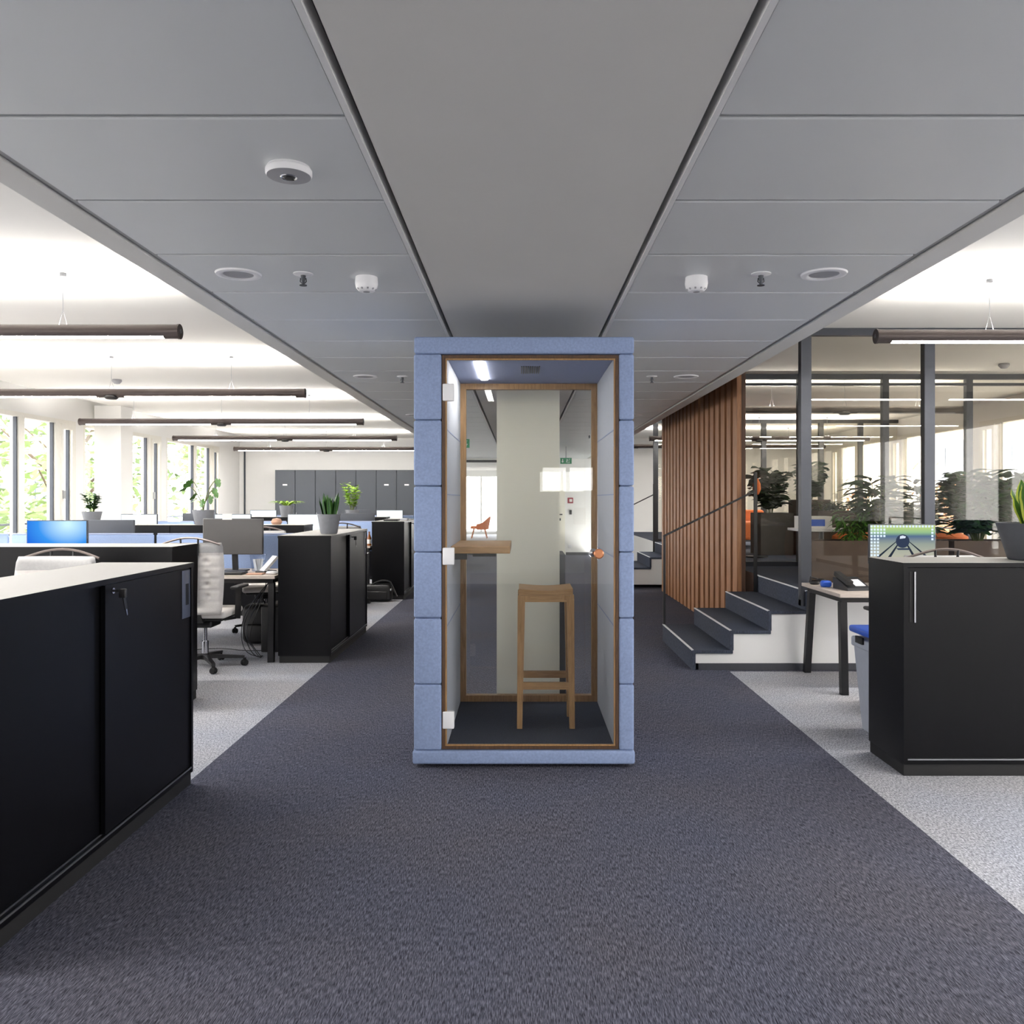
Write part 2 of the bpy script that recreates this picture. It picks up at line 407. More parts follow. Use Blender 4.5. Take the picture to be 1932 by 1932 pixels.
def window(n, X, sgn, y0, y1):
    """two fixed lights and a narrow casement in a cream frame"""
    w = S(empty('window_%d' % n, (X, (y0+y1)/2, SILL)))
    L0, L1 = y0-(y0+y1)/2, y1-(y0+y1)/2; H = HEAD-SILL
    def bx(m, a, c, z0, z1, d0, d1, mi=0):
        xa, xb = sorted((sgn*d0, sgn*d1)); m.box(xa, xb, a, c, z0, z1, mi)
    f = MB()
    bx(f, L0, L1, 0, .07, .0, .12); bx(f, L0, L1, H-.06, H, .0, .12)
    bx(f, L0, L0+.06, .07, H-.06, .0, .12); bx(f, L1-.06, L1, .07, H-.06, .0, .12)
    m1, m2 = L1-1.30, L1-.47
    for a in (m1, m2): bx(f, a-.06, a+.06, .07, H-.06, .0, .12)
    f.build('window_frame', 'win_frame', w)
    g = MB()
    for a in (m1-.09, m2-.09, L1-.16): bx(g, a, a+.022, .07, H-.06, .02, .065)
    g.build('gasket', 'win_gasket' if sgn < 0 else 'win_frame', w)
    c = MB()
    bx(c, m2+.06, m2+.12, .07, H-.06, -.02, .07); bx(c, L1-.13, L1-.06, .07, H-.06, -.02, .07)
    bx(c, m2+.12, L1-.13, .07, .14, -.02, .07); bx(c, m2+.12, L1-.13, H-.13, H-.06, -.02, .07)
    s_ = c.build('casement', 'win_frame', w)
    h = MB(); xa, xb = sorted((-sgn*.02, -sgn*.06)); h.box(xa, xb, m2+.08, m2+.10, .85, .97); h.build('window_handle', 'alu', s_)
    p = MB(); bx(p, L0+.06, L1-.06, .07, H-.06, .055, .061); p.build('pane', 'glass_window', w)
    sl = MB(); xa, xb = sorted((-sgn*.12, sgn*.0)); sl.box(xa, xb, L0, L1, -.03, 0); sl.build('window_sill', 'win_frame', w)
n = 1
for a, c in lsegs: window(n, XL, -1, a, c); n += 1
for a, c in lsegs: window(n, XR, 1, a, c); n += 1

# back wall behind the viewer, glazed
b = MB()
b.box(XL-.25, XR+.25, YB-.2, YB, 0, .6); b.box(XL-.25, XR+.25, YB-.2, YB, 2.4, 3.1)
for x0, x1 in ((XL-.25, -5.6), (-2.6, .30), (1.25, 3.0), (6.0, XR+.25)): b.box(x0, x1, YB-.2, YB, .6, 2.4)
b.box(.30, 1.25, YB-.2, YB, .6, 1.48); b.box(.30, 1.25, YB-.2, YB, 1.98, 2.4)
S(b.build('wall_front', 'wall_white'))
for x0, x1, zb, hh in ((-5.6, -4.1, .6, 1.8), (-4.1, -2.6, .6, 1.8), (.30, 1.25, 1.48, .5), (3.0, 4.5, .6, 1.8), (4.5, 6.0, .6, 1.8)):  # wide outer pairs are unseen, sized to brighten the booth front
    w = S(empty('window_%d' % n, ((x0+x1)/2, YB-.1, zb))); n += 1; h = (x1-x0)/2
    f = MB(); f.box(-h, h, -.04, .04, 0, .06); f.box(-h, h, -.04, .04, hh-.06, hh); f.box(-h, -h+.06, -.04, .04, .06, hh-.06); f.box(h-.06, h, -.04, .04, .06, hh-.06); f.box(-.03, .03, -.04, .04, .06, hh-.06)
    f.build('window_frame', 'win_frame', w)
    p = MB(); p.box(-h+.06, h-.06, -.003, .003, .06, hh-.06); p.build('pane', 'glass_window', w)

# end walls
b = MB(); b.box(XL, -1.75, YE, YE+.2, 0, 3.1); b.box(-1.95, -1.75, YE+.2, YC+.2, 0, 3.1)
S(b.build('wall_back', 'wall_white'))
b = MB(); b.box(2.05, XR, YE, YE+.2, 0, 3.0); b.box(2.05, 2.25, YE+.2, YC+.2, 0, 3.0)
S(b.build('wall_back', 'wall_white'))
b = MB(); b.box(-6.36, -6.33, YE-.03, YE, .1, 2.5); S(b.build('trim_1', 'win_gasket'))
# corridor end: glazed doorway left, solid wall with a door right
b = MB(); b.box(-1.75, -1.42, YC, YC+.15, 0, 2.6); b.box(-.42, .93, YC, YC+.15, 0, 2.6); b.box(1.10, 2.05, YC, YC+.15, 0, 2.6)
b.box(-1.42, -.42, YC, YC+.15, 2.38, 2.6); b.box(.93, 1.10, YC, YC+.15, 2.05, 2.6)
S(b.build('wall_end', 'wall_white'))
d = S(empty('door_1', (-.92, YC+.05, 0)))
b = MB(); b.box(-.5, -.45, -.04, .04, 0, 2.38); b.box(.45, .5, -.04, .04, 0, 2.38); b.box(-.45, .45, -.04, .04, 2.32, 2.38); b.box(-.45, .45, -.04, .04, 0, .05)
b.build('door_frame', 'frame_darker', d)
b = MB(); b.box(-.45, .45, -.005, .005, .05, 2.32); b.build('pane', 'glass_clear', d)
d = S(empty('door_2', (1.015, YC+.02, 0)))
b = MB(); b.box(-.085, .085, -.03, .03, 0, 2.05); b.build('door_leaf', 'wall_cream', d)
b = MB(); b.box(-.06, .02, -.07, -.03, 1.0, 1.03); b.box(-.06, -.02, -.04, -.03, .86, .92); b.build('door_handle', 'frame_darker', d)
# lounge beyond the glazed doorway
b = MB(); b.box(-6.2, -6.0, YC+.15, 33, 0, 2.7); b.box(2.6, 2.8, YC+.15, 33, 0, 2.7)
b.box(-6.0, 2.6, 33, 33.2, 0, .12); b.box(-6.0, 2.6, 33, 33.2, 2.3, 2.7)
for x in (-6.0, -4.2, -1.62, .4, 2.3): b.box(x, x+.06, 33, 33.1, .12, 2.3)
S(b.build('wall_lounge', 'wall_white'))
w = S(empty('window_%d' % n, (-1.7, 33.1, .12))); n += 1
b = MB(); b.box(-4.3, 4.3, -.003, .003, 0, 2.18); b.build('pane', 'glass_window', w)

# skirting
for nm, bx_ in (('left', (XL, XL+.015, YB, YE)), ('right', (XR-.015, XR, YB, 6.7)), ('back', (XL+.02, -1.76, YE-.015, YE)), ('end', (1.12, 2.04, YC-.015, YC))):
    b = MB(); b.box(bx_[0], bx_[1], bx_[2], bx_[3], 0, .07); S(b.build('baseboard_'+nm, 'skirting'))

# pillars
b = MB(); b.box(-6.40, -6.0, 12.4, 12.78, 0, ZS-.001)
tag(b.build('pillar', 'wall_white'), kind='structure')
b = MB(); b.box(-.165, .262, 5.62, 6.02, 0, ZT-.002)
p = b.build('pillar', 'wall_cream'); tag(p, kind='structure')
b = MB(); b.box(.262, .30, 5.60, 6.0, 0, 1.02); tag(b.build('trim_2', 'skirting'), kind='structure')

# ------------------------------------------------------------ raised platform, stairs, slat wall, glass partitions
YP = 6.76; YP2 = 8.17; PZT = .645; XP = 2.33; XS = 1.40; RIS = PZT/4; TR = .31
b = MB(); b.box(XP+.03, XR, YP+.12, YE, 0, PZT, 0, 1)
S(b.build('floor', ['wall_white', 'carpet_step']))
b = MB(); b.box(XP+.025, XR, YP, YP+.12, .055, PZT-.005); S(b.build('wall_platform', 'wall_white'))
b = MB(); b.box(XS+.05, XR, YP-.008, YP+.1, 0, .055); S(b.build('baseboard_platform', 'skirting'))
def stairs(y0, y1, label):
    t = S(empty('stairs', (XS, y0, 0)))
    side = [(.02, .055)]
    for k in range(3): side += [(.02+TR*k, RIS*(k+1)-.03), (TR*(k+1)+.02, RIS*(k+1)-.03)]
    side += [(XP-XS+.02, .055)]
    b = MB(); b.prism(side, 0, y1-y0, axis='y'); b.build('stringer', 'wall_white', t)
    for k in range(4):
        x0 = TR*k; x1 = TR*(k+1) if k < 3 else XP-XS+.02; z = RIS*(k+1)
        zl = RIS*k if k else 0
        b = MB()
        if k < 3: b.box(x0, x1+.02, -.012, y1-y0, z-.025, z)
        else: b.box(x0, x0+.1, -.012, y1-y0, z-.025, z+.001)
        b.box(x0, x0+.025, -.012, y1-y0, zl, z-.025)
        b.build('step', 'carpet_step', t)
        b = MB(); b.box(x0-.004, x0+.012, .0, y1-y0-.01, z-.004, z+.004); b.build('step_nosing', 'nosing', t)
    return t
stairs(YP, YP2, 'a'); stairs(12.98, 14.39, 'b')
def rail(y, label):
    r = tag(empty('handrail', (XS, y, 0)), label, 'handrail')
    b = MB(); b.box(.0, .022, -.010, .010, RIS, 1.04); b.build('post', 'frame_darker', r)
    b = MB(); b.obox((.0, 0, 1.03), (.90, 0, 1.475), .018, .018); b.build('rail', 'frame_darker', r)
    b = MB(); b.box(.892, .922, -.012, .012, RIS*3, 1.66); b.build('post', 'frame_darker', r)
rail(YP2-.03, 'thin dark handrail with two posts climbing beside the front staircase')
rail(14.36, 'thin dark handrail on the far staircase behind the wooden slat wall')

def slat_wall(y0, y1, label):
    t = tag(empty('slat_wall', (2.185, (y0+y1)/2, 0)), label, 'wall panel')
    c = (y0+y1)/2
    b = MB(); b.box(0, .04, y0-c, y1-c, 0, ZS-.005); b.build('back_board', 'slat_back', t)
    k = int(round((y1-y0)/.235)); p = (y1-y0)/k
    for i in range(k):
        b = MB(); a = y0-c+i*p
        b.box(-.045, 0, a+.004, a+p*.66, 0, ZS-.006); b.build('slat', 'slat_wood', t)
    return t
slat_wall(8.19, 9.95, 'nearer section of the tall brown wooden slat wall beside the front stairs')
slat_wall(9.99, 12.65, 'farther section of the tall brown wooden slat wall, beyond the dark joint')

def partition(name, Y, xs, zb, zt, label, double=False, glassm='glass_bronze', fr=.085, fm='frame_dark'):
    t = tag(empty(name, (xs[0], Y, zb)), label, 'glass partition')
    X0 = xs[0]; W = xs[-1]-X0; H = zt-zb
    b = MB(); b.box(0, W, -.03, .03, H-.06, H); b.build('top_rail', fm, t)
    if double: b = MB(); b.box(0, W, -.025, .025, H-.13, H-.10); b.build('transom', fm, t)
    b = MB(); b.box(0, W, -.03, .03, 0, .05); b.build('bottom_rail', fm, t)
    for x in xs[:-1]:
        b = MB(); b.box(x-X0-fr/2 if x != X0 else 0, x-X0+(fr/2 if x != X0 else fr), -.035, .035, .0, H); b.build('mullion', fm, t)
    for a, c in zip(xs[:-1], xs[1:]):
        b = MB(); b.box(a-X0+(fr/2 if a != X0 else fr), c-X0-.01, -.006, .006, .05, H-.06); b.build('pane', glassm, t)
    return t
partition('glass_partition', YP+.05, [2.295, 3.35, 4.36, 5.37, XR], .52, ZS, 'large glass partition with dark frame on the white knee wall, nearest of them')
partition('glass_partition', 9.30, [2.36, 3.14, 4.09, 5.03, 5.97, XR], PZT, ZS, 'second glass partition inside the raised room, with a doubled dark top rail', True, fr=.07)
partition('glass_partition', 14.62, [2.34, 3.31, 4.29, 5.30, 6.0, XR], PZT, ZS, 'farthest glass partition beyond the slat wall at the second stairs', fr=.08, fm='frame_darker')

# ------------------------------------------------------------ lamps
LZ = 2.435
def pendant(x0, x1, y, label, on=True, strip=5.5):
    L = x1-x0; t = tag(empty('pendant_lamp', ((x0+x1)/2, y, LZ)), label, 'pendant lamp', None)
    R = .044; n = 24; h = L/2
    body = MB(); down = MB(); up = MB()
    def arc(m, a0, a1, xa, xb, r=R, k=8):
        vs = []
        for i in range(k+1):
            a = math.radians(a0+(a1-a0)*i/k)
            vs += [(xa, r*math.cos(a), r*math.sin(a)), (xb, r*math.cos(a), r*math.sin(a))]
        m.add(vs, [(2*i, 2*i+1, 2*i+3, 2*i+2) for i in range(k)], 0, True)
    for s_ in (-1, 1):
        xa, xb = (-h, -.12) if s_ < 0 else (.12, h)
        if s_ < 0: a0, a1 = -h+.09, -.14
        else: a0, a1 = .14, h-.09
        arc(body, -48, 76, xa, xb); arc(body, 104, 228, xa, xb)
        arc(body, 76, 104, xa, a0, k=3); arc(body, 76, 104, a1, xb, k=3)
        arc(body, 228, 312, xa, a0, k=6); arc(body, 228, 312, a1, xb, k=6)
        arc(down, 228, 312, a0, a1, R*.97); arc(up, 77, 103, a0, a1, R*.95)
    body.lathe([(R, -.12), (R, .12)], n=24, axis='x')
    body.lathe([(0, -.006), (R+.003, -.006), (R+.003, .006), (0, .006)], (-h, 0, 0), axis='x')
    body.lathe([(0, -.006), (R+.003, -.006), (R+.003, .006), (0, .006)], (h, 0, 0), axis='x')
    body.build('lamp_tube', 'lamp_body', t, fix=False)
    down.build('diffuser', 'lamp_down' if on else 'grey_plastic', t, fix=False); up.build('uplight', 'lamp_up', t, fix=False)  # uplight glows even with the diffuser off, added to brighten the ceiling
    for s_ in (-1, 1): MB().lathe([(0, -.002), (.014, -.002), (.014, .002), (0, .002)], (s_*(h+.007), 0, .002), axis='x', n=12).build('end_screw', 'chrome', t)
    b = MB(); b.lathe([(0, -.062), (.05, -.058), (.07, -.04), (.05, -.02), (0, -.02)], (0, 0, 0), n=16); b.build('sensor', 'black_plastic', t)
    for xx in (-h*.62, 0, h*.62):
        b = MB(); b.tube([(xx, 0, R+.09), (xx, 0, ZS-LZ)], .0016, n=6)
        b.tube([(xx-.025, 0, R-.002), (xx, 0, R+.09), (xx+.025, 0, R-.002)], .0018, n=6)
        b.lathe([(0, 0), (.02, 0), (.02, -.02), (0, -.02)], (xx, 0, ZS-LZ-.002), n=12)
        b.build('suspension_wire', 'alu', t)
    return t
pend_lab = ['long dark tube lamp hanging nearest on the left, cut by the picture edge',
            'second dark tube lamp from the viewer on the left side',
            'third dark tube lamp on the left, its far end by the first window post',
            'fourth dark tube lamp on the left, hanging before the white end wall',
            'farthest dark tube lamp on the left, above the grey lockers']
for i in range(5):
    Y = 5.13+2.985*i; pendant(-2.12-3.80, -2.12, Y, pend_lab[i])
for Y in (2.15,):  # unseen lamps added to brighten the near ceiling and carpet
    w_ = 'just ahead of' if Y > 0 else 'behind'
    pendant(-5.92, -2.12, Y, 'added fill tube lamp on the left outside the picture, %s the viewer' % w_); pendant(2.27, 6.07, Y+.14, 'added fill tube lamp on the right outside the picture, %s the viewer' % w_)
pendant(2.27, 6.07, 5.28, 'bright tube lamp hanging in front of the glass partition on the right')
pendant(2.4, 5.13, 9.62, 'tube lamp, dark below with added uplight, in the raised room beyond the second partition', False)
pendant(2.20, 5.95, 14.15, 'tube lamp crossing behind the far glass partition')
pendant(2.20, 5.95, 16.2, 'farthest tube lamp, dark below with added uplight, on the right, before the white end wall', False)

# ------------------------------------------------------------ ceiling fittings
def fit(kind, x, y, z, label, group=None):
    b = MB()
    if kind == 'downlight':
        t = tag(empty('downlight', (x, y, z)), label, 'ceiling light', group)
        b.lathe([(.068, .0), (.066, -.004), (.078, -.010), (.098, -.007), (.102, 0)], n=36); b.build('trim_ring', 'white_plastic', t)
        b = MB(); b.lathe([(0, -.0015), (.067, -.0015)], n=30, smooth=False); b.build('diffuser', 'grey_plastic', t)
    elif kind == 'sprinkler':
        t = tag(empty('sprinkler', (x, y, z)), label, 'sprinkler', group)
        b.lathe([(0, .0005), (.045, .0005), (.045, -.003), (.03, -.008), (0, -.008)], n=20); b.build('rosette', 'white_plastic', t)
        b = MB(); b.lathe([(.012, -.002), (.010, -.025), (.006, -.04), (.006, -.048)], n=12)
        b.tube([(-.012, 0, -.02), (-.014, 0, -.035), (0, 0, -.05)], .0025, n=6); b.tube([(.012, 0, -.02), (.014, 0, -.035), (0, 0, -.05)], .0025, n=6)
        b.lathe([(0, -.05), (.017, -.051), (.017, -.054), (0, -.054)], n=12); b.build('spray_head', 'frame_dark', t)
    elif kind == 'speaker':
        t = tag(empty('smoke_detector', (x, y, z)), label, 'smoke detector', group)
        b.lathe([(.050, 0), (.052, -.03), (.048, -.05), (.036, -.064), (.030, -.066)], n=28)
        b.lathe([(.030, -.066), (0, -.066)], n=28); b.build('housing', 'white_plastic', t)
        b = MB()
        for k in range(10):
            a = 2*PI*k/10; b.obox((.036*math.cos(a), .036*math.sin(a), -.059), (.044*math.cos(a), .044*math.sin(a), -.053), .008, .006)
        b.lathe([(0, -.068), (.015, -.068), (.015, -.064)], n=16); b.build('vent_slots', 'grey_plastic', t)
    return t
DR = [('nearest', 3.74), ('second', 6.86), ('third', 9.97), ('fourth', 13.1)]
for nm, Y in DR:
    fit('downlight', -1.29 if Y > 4 else -1.278, Y, ZT, '%s round white downlight in the left tile row' % nm)
    fit('downlight', 1.37, Y, ZT, '%s round white downlight in the right tile row' % nm)
    fit('sprinkler', -.985, Y, ZT, '%s small sprinkler head in the left tile row' % nm)
    fit('sprinkler', 1.085, Y, ZT, '%s small sprinkler head in the right tile row' % nm)
fit('speaker', -.71, 3.80, ZT, 'white bowl-shaped detector in the left tile row beside a sprinkler')
fit('speaker', .806, 3.80, ZT, 'white bowl-shaped detector in the right tile row beside a sprinkler')
fit('speaker', .79, 8.1, ZT, 'white bowl-shaped detector seen through the back glass of the booth')
t = tag(empty('ceiling_sensor', (-.713, 2.54, ZT)), 'large flat round white ceiling sensor with dark eye, nearest on the left tiles', 'sensor')
b = MB(); b.lathe([(.064, 0), (.066, -.006), (.070, -.010), (.070, -.022), (.066, -.028)], n=40); b.build('housing', 'white_plastic', t)
b = MB(); b.lathe([(.066, -.028), (.030, -.031), (0, -.031)], n=40); b.build('cover', 'grey_plastic', t)
b = MB(); b.lathe([(.018, -.0308), (.014, -.036), (0, -.037)], n=24); b.build('eye', 'black_plastic', t)
b = MB(); b.lathe([(.020, -.031), (.024, -.033), (.026, -.031)], n=24); b.build('eye_ring', 'chrome', t)
for x, y, lab in ((-4.74, 9.7, 'small ceiling detector between the tube lamps on the left'), (5.0, 8.56, 'small ceiling detector seen through the glass partition on the right')):
    o = MB().lathe([(.05, 0), (.055, -.02), (.03, -.05), (0, -.055)], n=20).build('smoke_detector', 'grey_plastic', loc=(x, y, ZS)); tag(o, lab, 'smoke detector')
def exit_sign(x, y, flip, lab):
    t = tag(empty('exit_sign', (x, y, 2.08)), lab, 'exit sign')
    b = MB(); b.box(-.11, .11, -.012, .012, 0, .115); b.build('panel', 'sign_green', t)
    b = MB(); b.box(-.012, .012, -.010, .010, .115, ZT-2.08); b.build('hanger', 'alu', t)
    b = MB(); s_ = flip
    b.box(-.065*s_-.008, -.065*s_+.008, -.0145, -.012, .045, .095)
    b.prism([(-.065*s_-.025, .050), (-.065*s_, .020), (-.065*s_+.025, .050)], -.0145, -.012, axis='y')
    b.box(.015, .075, -.0145, -.012, .018, .024); b.box(.055, .06, -.0145, -.012, .024, .095); b.box(.055, .085, -.0145, -.012, .09, .095)
    b.lathe([(0, -.0145), (.009, -.0145), (.009, -.012)], (.022, 0, .086), n=12, axis='y')
    b.obox((.022, -.013, .078), (.014, -.013, .05), .002, .014); b.obox((.014, -.013, .05), (.032, -.013, .032), .002, .008); b.obox((.014, -.013, .05), (0, -.013, .028), .002, .008)
    b.obox((.02, -.013, .072), (.042, -.013, .064), .002, .006)
    b.build('pictogram', 'white_plastic', t)
exit_sign(.87, 16.0, 1, 'green exit sign hanging right of the cream pillar, seen through the booth')
exit_sign(-.795, 11.0, -1, 'green exit sign hanging left of the cream pillar, half behind the booth frame')
# things on the far wall
t = tag(empty('fire_sign', (1.235, YC-.004, CH-.10)), 'red square fire sign on the far white corridor wall', 'sign')
b = MB(); b.box(-.07, .07, -.004, .004, 0, .14); b.build('panel', 'sign_red', t)
b = MB(); b.box(-.025, .045, -.006, -.004, .035, .105); b.build('symbol', 'white_paper', t)
o = MB().rbox(-.03, .03, -.02, .02, 0, .11, .01).build('call_point', 'black_plastic', loc=(1.24, YC-.02, CH-.38)); tag(o, 'small dark box below the red sign on the far wall', 'call point')
o = MB().box(-.15, .15, -.004, .004, 0, .42).build('poster', 'white_paper', loc=(1.47, YC-.004, CH-.63)); tag(o, 'white paper notice right of the red sign on the far wall', 'poster')
o = MB().rbox(-.045, .045, -.01, .01, 0, .09, .008).build('light_switch', 'white_plastic', loc=(1.22, YC-.010, .18)); tag(o, 'white socket low on the far corridor wall', 'socket')
# ------------------------------------------------------------ the phone booth
BX0, BX1, BY0, BY1, BH = -.558, .588, 4.31, 5.41, 2.24
IX0, IX1, IF, IC = -.388, .488, .10, 2.135
t = tag(empty('phone_booth', ((BX0+BX1)/2, (BY0+BY1)/2, 0)), 'pale blue felt-clad phone booth with glass door standing in the middle of the carpet', 'phone booth')
ox, oy = (BX0+BX1)/2, (BY0+BY1)/2
def B3(m): return m.xf(Matrix.Translation((-ox, -oy, 0)))
b = MB()
for x in (BX0+.06, BX1-.06):
    for y in (BY0+.06, BY1-.06): b.lathe([(.025, 0), (.025, .02)], (x, y, 0), n=12)
B3(b).build('foot', 'rubber', t)
b = MB().rbox(BX0-.006, BX1+.004, BY0-.02, BY1, .018, .088, .012); B3(b).build('base_plinth', 'felt_blue', t)
b = MB().rbox(BX0+.002, BX1, BY0-.018, BY1, 2.152, BH, .012); B3(b).build('roof_panel', 'felt_blue', t)
hh = (2.152-.088)/6
for k in range(6):
    z0 = .088+hh*k+.001; z1 = z0+hh-.002
    for x0, x1 in ((BX0, IX0-.026), (IX1+.022, BX1)):
        b = MB().rbox(x0, x1, BY0-.012, BY1, z0, z1, .012, seg=4); B3(b).build('side_pad', 'felt_blue', t)
# inner lining
b = MB().box(IX0-.024, IX0, BY0+.03, BY1-.13, IF, IC); B3(b).build('inner_wall', 'felt_white', t)
b = MB().box(IX1, IX1+.020, BY0+.03, BY1-.13, IF, IC); B3(b).build('inner_wall', 'felt_white', t)
b = MB()
for z in (.73, 1.07+.02, 1.42, 1.76):
    b.box(IX0-.001, IX0+.0015, BY0+.04, BY1-.13, z-.003, z+.003); b.box(IX1-.0015, IX1+.001, BY0+.04, BY1-.13, z-.003, z+.003)
B3(b).build('seam', 'felt_blue_inner', t)
b = MB().box(IX0-.024, IX1+.020, BY0+.03, BY1-.002, IC+.001, 2.151); ic = B3(b).build('inner_ceiling', 'felt_blue_inner', t)
b = MB()
for k in range(9): b.box(.0+k*.0125, .0+k*.0125+.006, 4.60, 4.86, IC-.002, IC+.0005)
B3(b).build('ventilation_grille', 'frame_dark', t)
b = MB().box(IX0-.024, IX1+.020, BY0+.03, BY1-.002, .089, IF); B3(b).build('inner_floor', 'carpet_step', t)
b = MB(); b.box(-.245, -.205, 4.44, 5.10, IC-.006, IC); B3(b).build('led_strip', 'led', t)
# door frame of the front, door and rear window
fx0, fx1 = -.412, .509
b = MB()
b.box(fx0, fx0+.016, BY0-.004, BY0+.03, .094, 2.146); b.box(fx1-.016, fx1, BY0-.004, BY0+.03, .094, 2.146)
b.box(fx0+.016, fx1-.016, BY0-.004, BY0+.03, 2.130, 2.146); b.box(fx0+.016, fx1-.016, BY0-.004, BY0+.03, .094, .108)
B3(b).build('outer_frame', 'walnut_edge', t)
dr_ = B3(MB().box(fx0+.024, fx1-.024, BY0+.002, BY0+.010, .118, 2.122)).build('glass_door', 'glass_clear', t); dr_['label'] = 'full height clear glass door'
b = MB(); a0, a1, c0, c1 = fx0+.017, fx1-.017, .109, 2.129
b.box(a0, a0+.008, BY0, BY0+.012, c0, c1); b.box(a1-.008, a1, BY0, BY0+.012, c0, c1); b.box(a0+.008, a1-.008, BY0, BY0+.012, c1-.008, c1); b.box(a0+.008, a1-.008, BY0, BY0+.012, c0, c0+.008)
B3(b).build('edge_trim', 'oak', dr_)
for z in (.245, 1.098, 1.952):
    b = MB().rbox(-.408, -.348, BY0-.012, BY0+.022, z-.045, z+.045, .006); hg = B3(b).build('hinge', 'white_plastic', dr_)
b = MB(); kx, kz = .402, 1.113
b.lathe([(0, -.05), (.020, -.05), (.026, -.044), (.026, -.036), (.012, -.030), (.010, 0)], (kx, BY0, kz), n=28, axis='y')
kb = B3(b).build('door_knob', 'copper', dr_)
b = MB(); b.lathe([(.010, .012), (.010, .045), (.022, .05), (.022, .06), (0, .06)], (kx-.02, BY0, kz), n=20, axis='y'); B3(b).build('inner_knob', 'chrome', dr_)
ry = 5.29
b = MB()
b.box(IX0, IX0+.036, ry, ry+.05, IF, IC); b.box(IX1-.036, IX1, ry, ry+.05, IF, IC)
b.box(IX0+.036, IX1-.036, ry, ry+.05, IC-.036, IC); b.box(IX0+.036, IX1-.036, ry, ry+.05, IF, IF+.040)
rf = B3(b).build('rear_frame', 'oak', t)
B3(MB().box(IX0+.036, IX1-.036, ry+.02, ry+.028, IF+.04, IC-.036)).build('pane', 'glass_clear', rf)
# wall table
b = MB().rbox(IX0+.0, -.06, 4.56, 5.22, 1.095, 1.135, .004); sh = B3(b).build('shelf_table', 'oak_flat', t)
b = MB().box(-.27, -.14, 4.62, 4.70, 1.075, 1.095); b.box(IX0, -.30, 4.60, 4.64, 1.06, 1.095); B3(b).build('power_socket', 'black_plastic', sh)

# bar stool inside
s0 = (.1405, 4.81, IF)
st = tag(empty('bar_stool', s0), 'light oak bar stool with square legs standing inside the blue booth', 'stool')
hw, hd, sh_ = .1585, .15, .79
b = MB(); nx, ny = 12, 8; vs = []; fs = []
for i in range(nx+1):
    for j in range(ny+1):
        x = -hw+.006+(2*hw-.012)*i/nx; y = -hd+2*hd*j/ny
        vs.append((x, y, sh_-.012*math.cos(PI*(i/nx-.5))*.9))
off = len(vs)
vs += [(v[0], v[1], sh_-.036) for v in vs]
for i in range(nx):
    for j in range(ny):
        a = i*(ny+1)+j; fs.append((a, a+ny+1, a+ny+2, a+1)); fs.append((off+a, off+a+1, off+a+ny+2, off+a+ny+1))
for i in range(nx):
    a = i*(ny+1); fs.append((a, off+a, off+a+ny+1, a+ny+1)); a += ny; fs.append((a, a+ny+1, off+a+ny+1, off+a))
for j in range(ny):
    a = j; fs.append((a, a+1, off+a+1, off+a)); a = nx*(ny+1)+j; fs.append((a, off+a, off+a+1, a+1))
b.add(vs, fs, 0, True); b.build('seat', 'oak_flat', st)
for sx in (-1, 1):
    for sy in (-1, 1):
        b = MB(); p = [(sx*(hw-.010), sy*(hd-.02), 0), (sx*(hw-.020), sy*(hd-.02), sh_-.06), (sx*(hw-.022), sy*(hd-.02), sh_-.037)]
        b.obox(p[0], p[1], .030, .034, w2=.042, h2=.040); b.obox(p[1], p[2], .042, .040, w2=.044, h2=.040)
        b.obox((sx*(hw-.012), sy*(hd-.02), sh_-.06), (sx*(hw-.07), sy*(hd-.02), sh_-.046), .036, .026)
        b.build('leg', 'oak', st)
b = MB(); b.box(-hw+.03, hw-.03, -hd+.005, -hd+.030, sh_-.075, sh_-.037); b.box(-hw+.03, hw-.03, hd-.030, hd-.005, sh_-.075, sh_-.037); b.build('apron', 'oak_flat', st)
for y_, z_ in ((-hd+.02, .24), (hd-.02, .25)):
    b = MB(); b.box(-hw+.028, hw-.028, y_-.01, y_+.01, z_-.02, z_+.02); b.build('footrest', 'oak_flat', st)
for sx in (-1, 1):
    b = MB(); b.box(sx*(hw-.013)-.009, sx*(hw-.013)+.009, -hd+.04, hd-.04, .30, .33); b.build('footrest', 'oak', st)

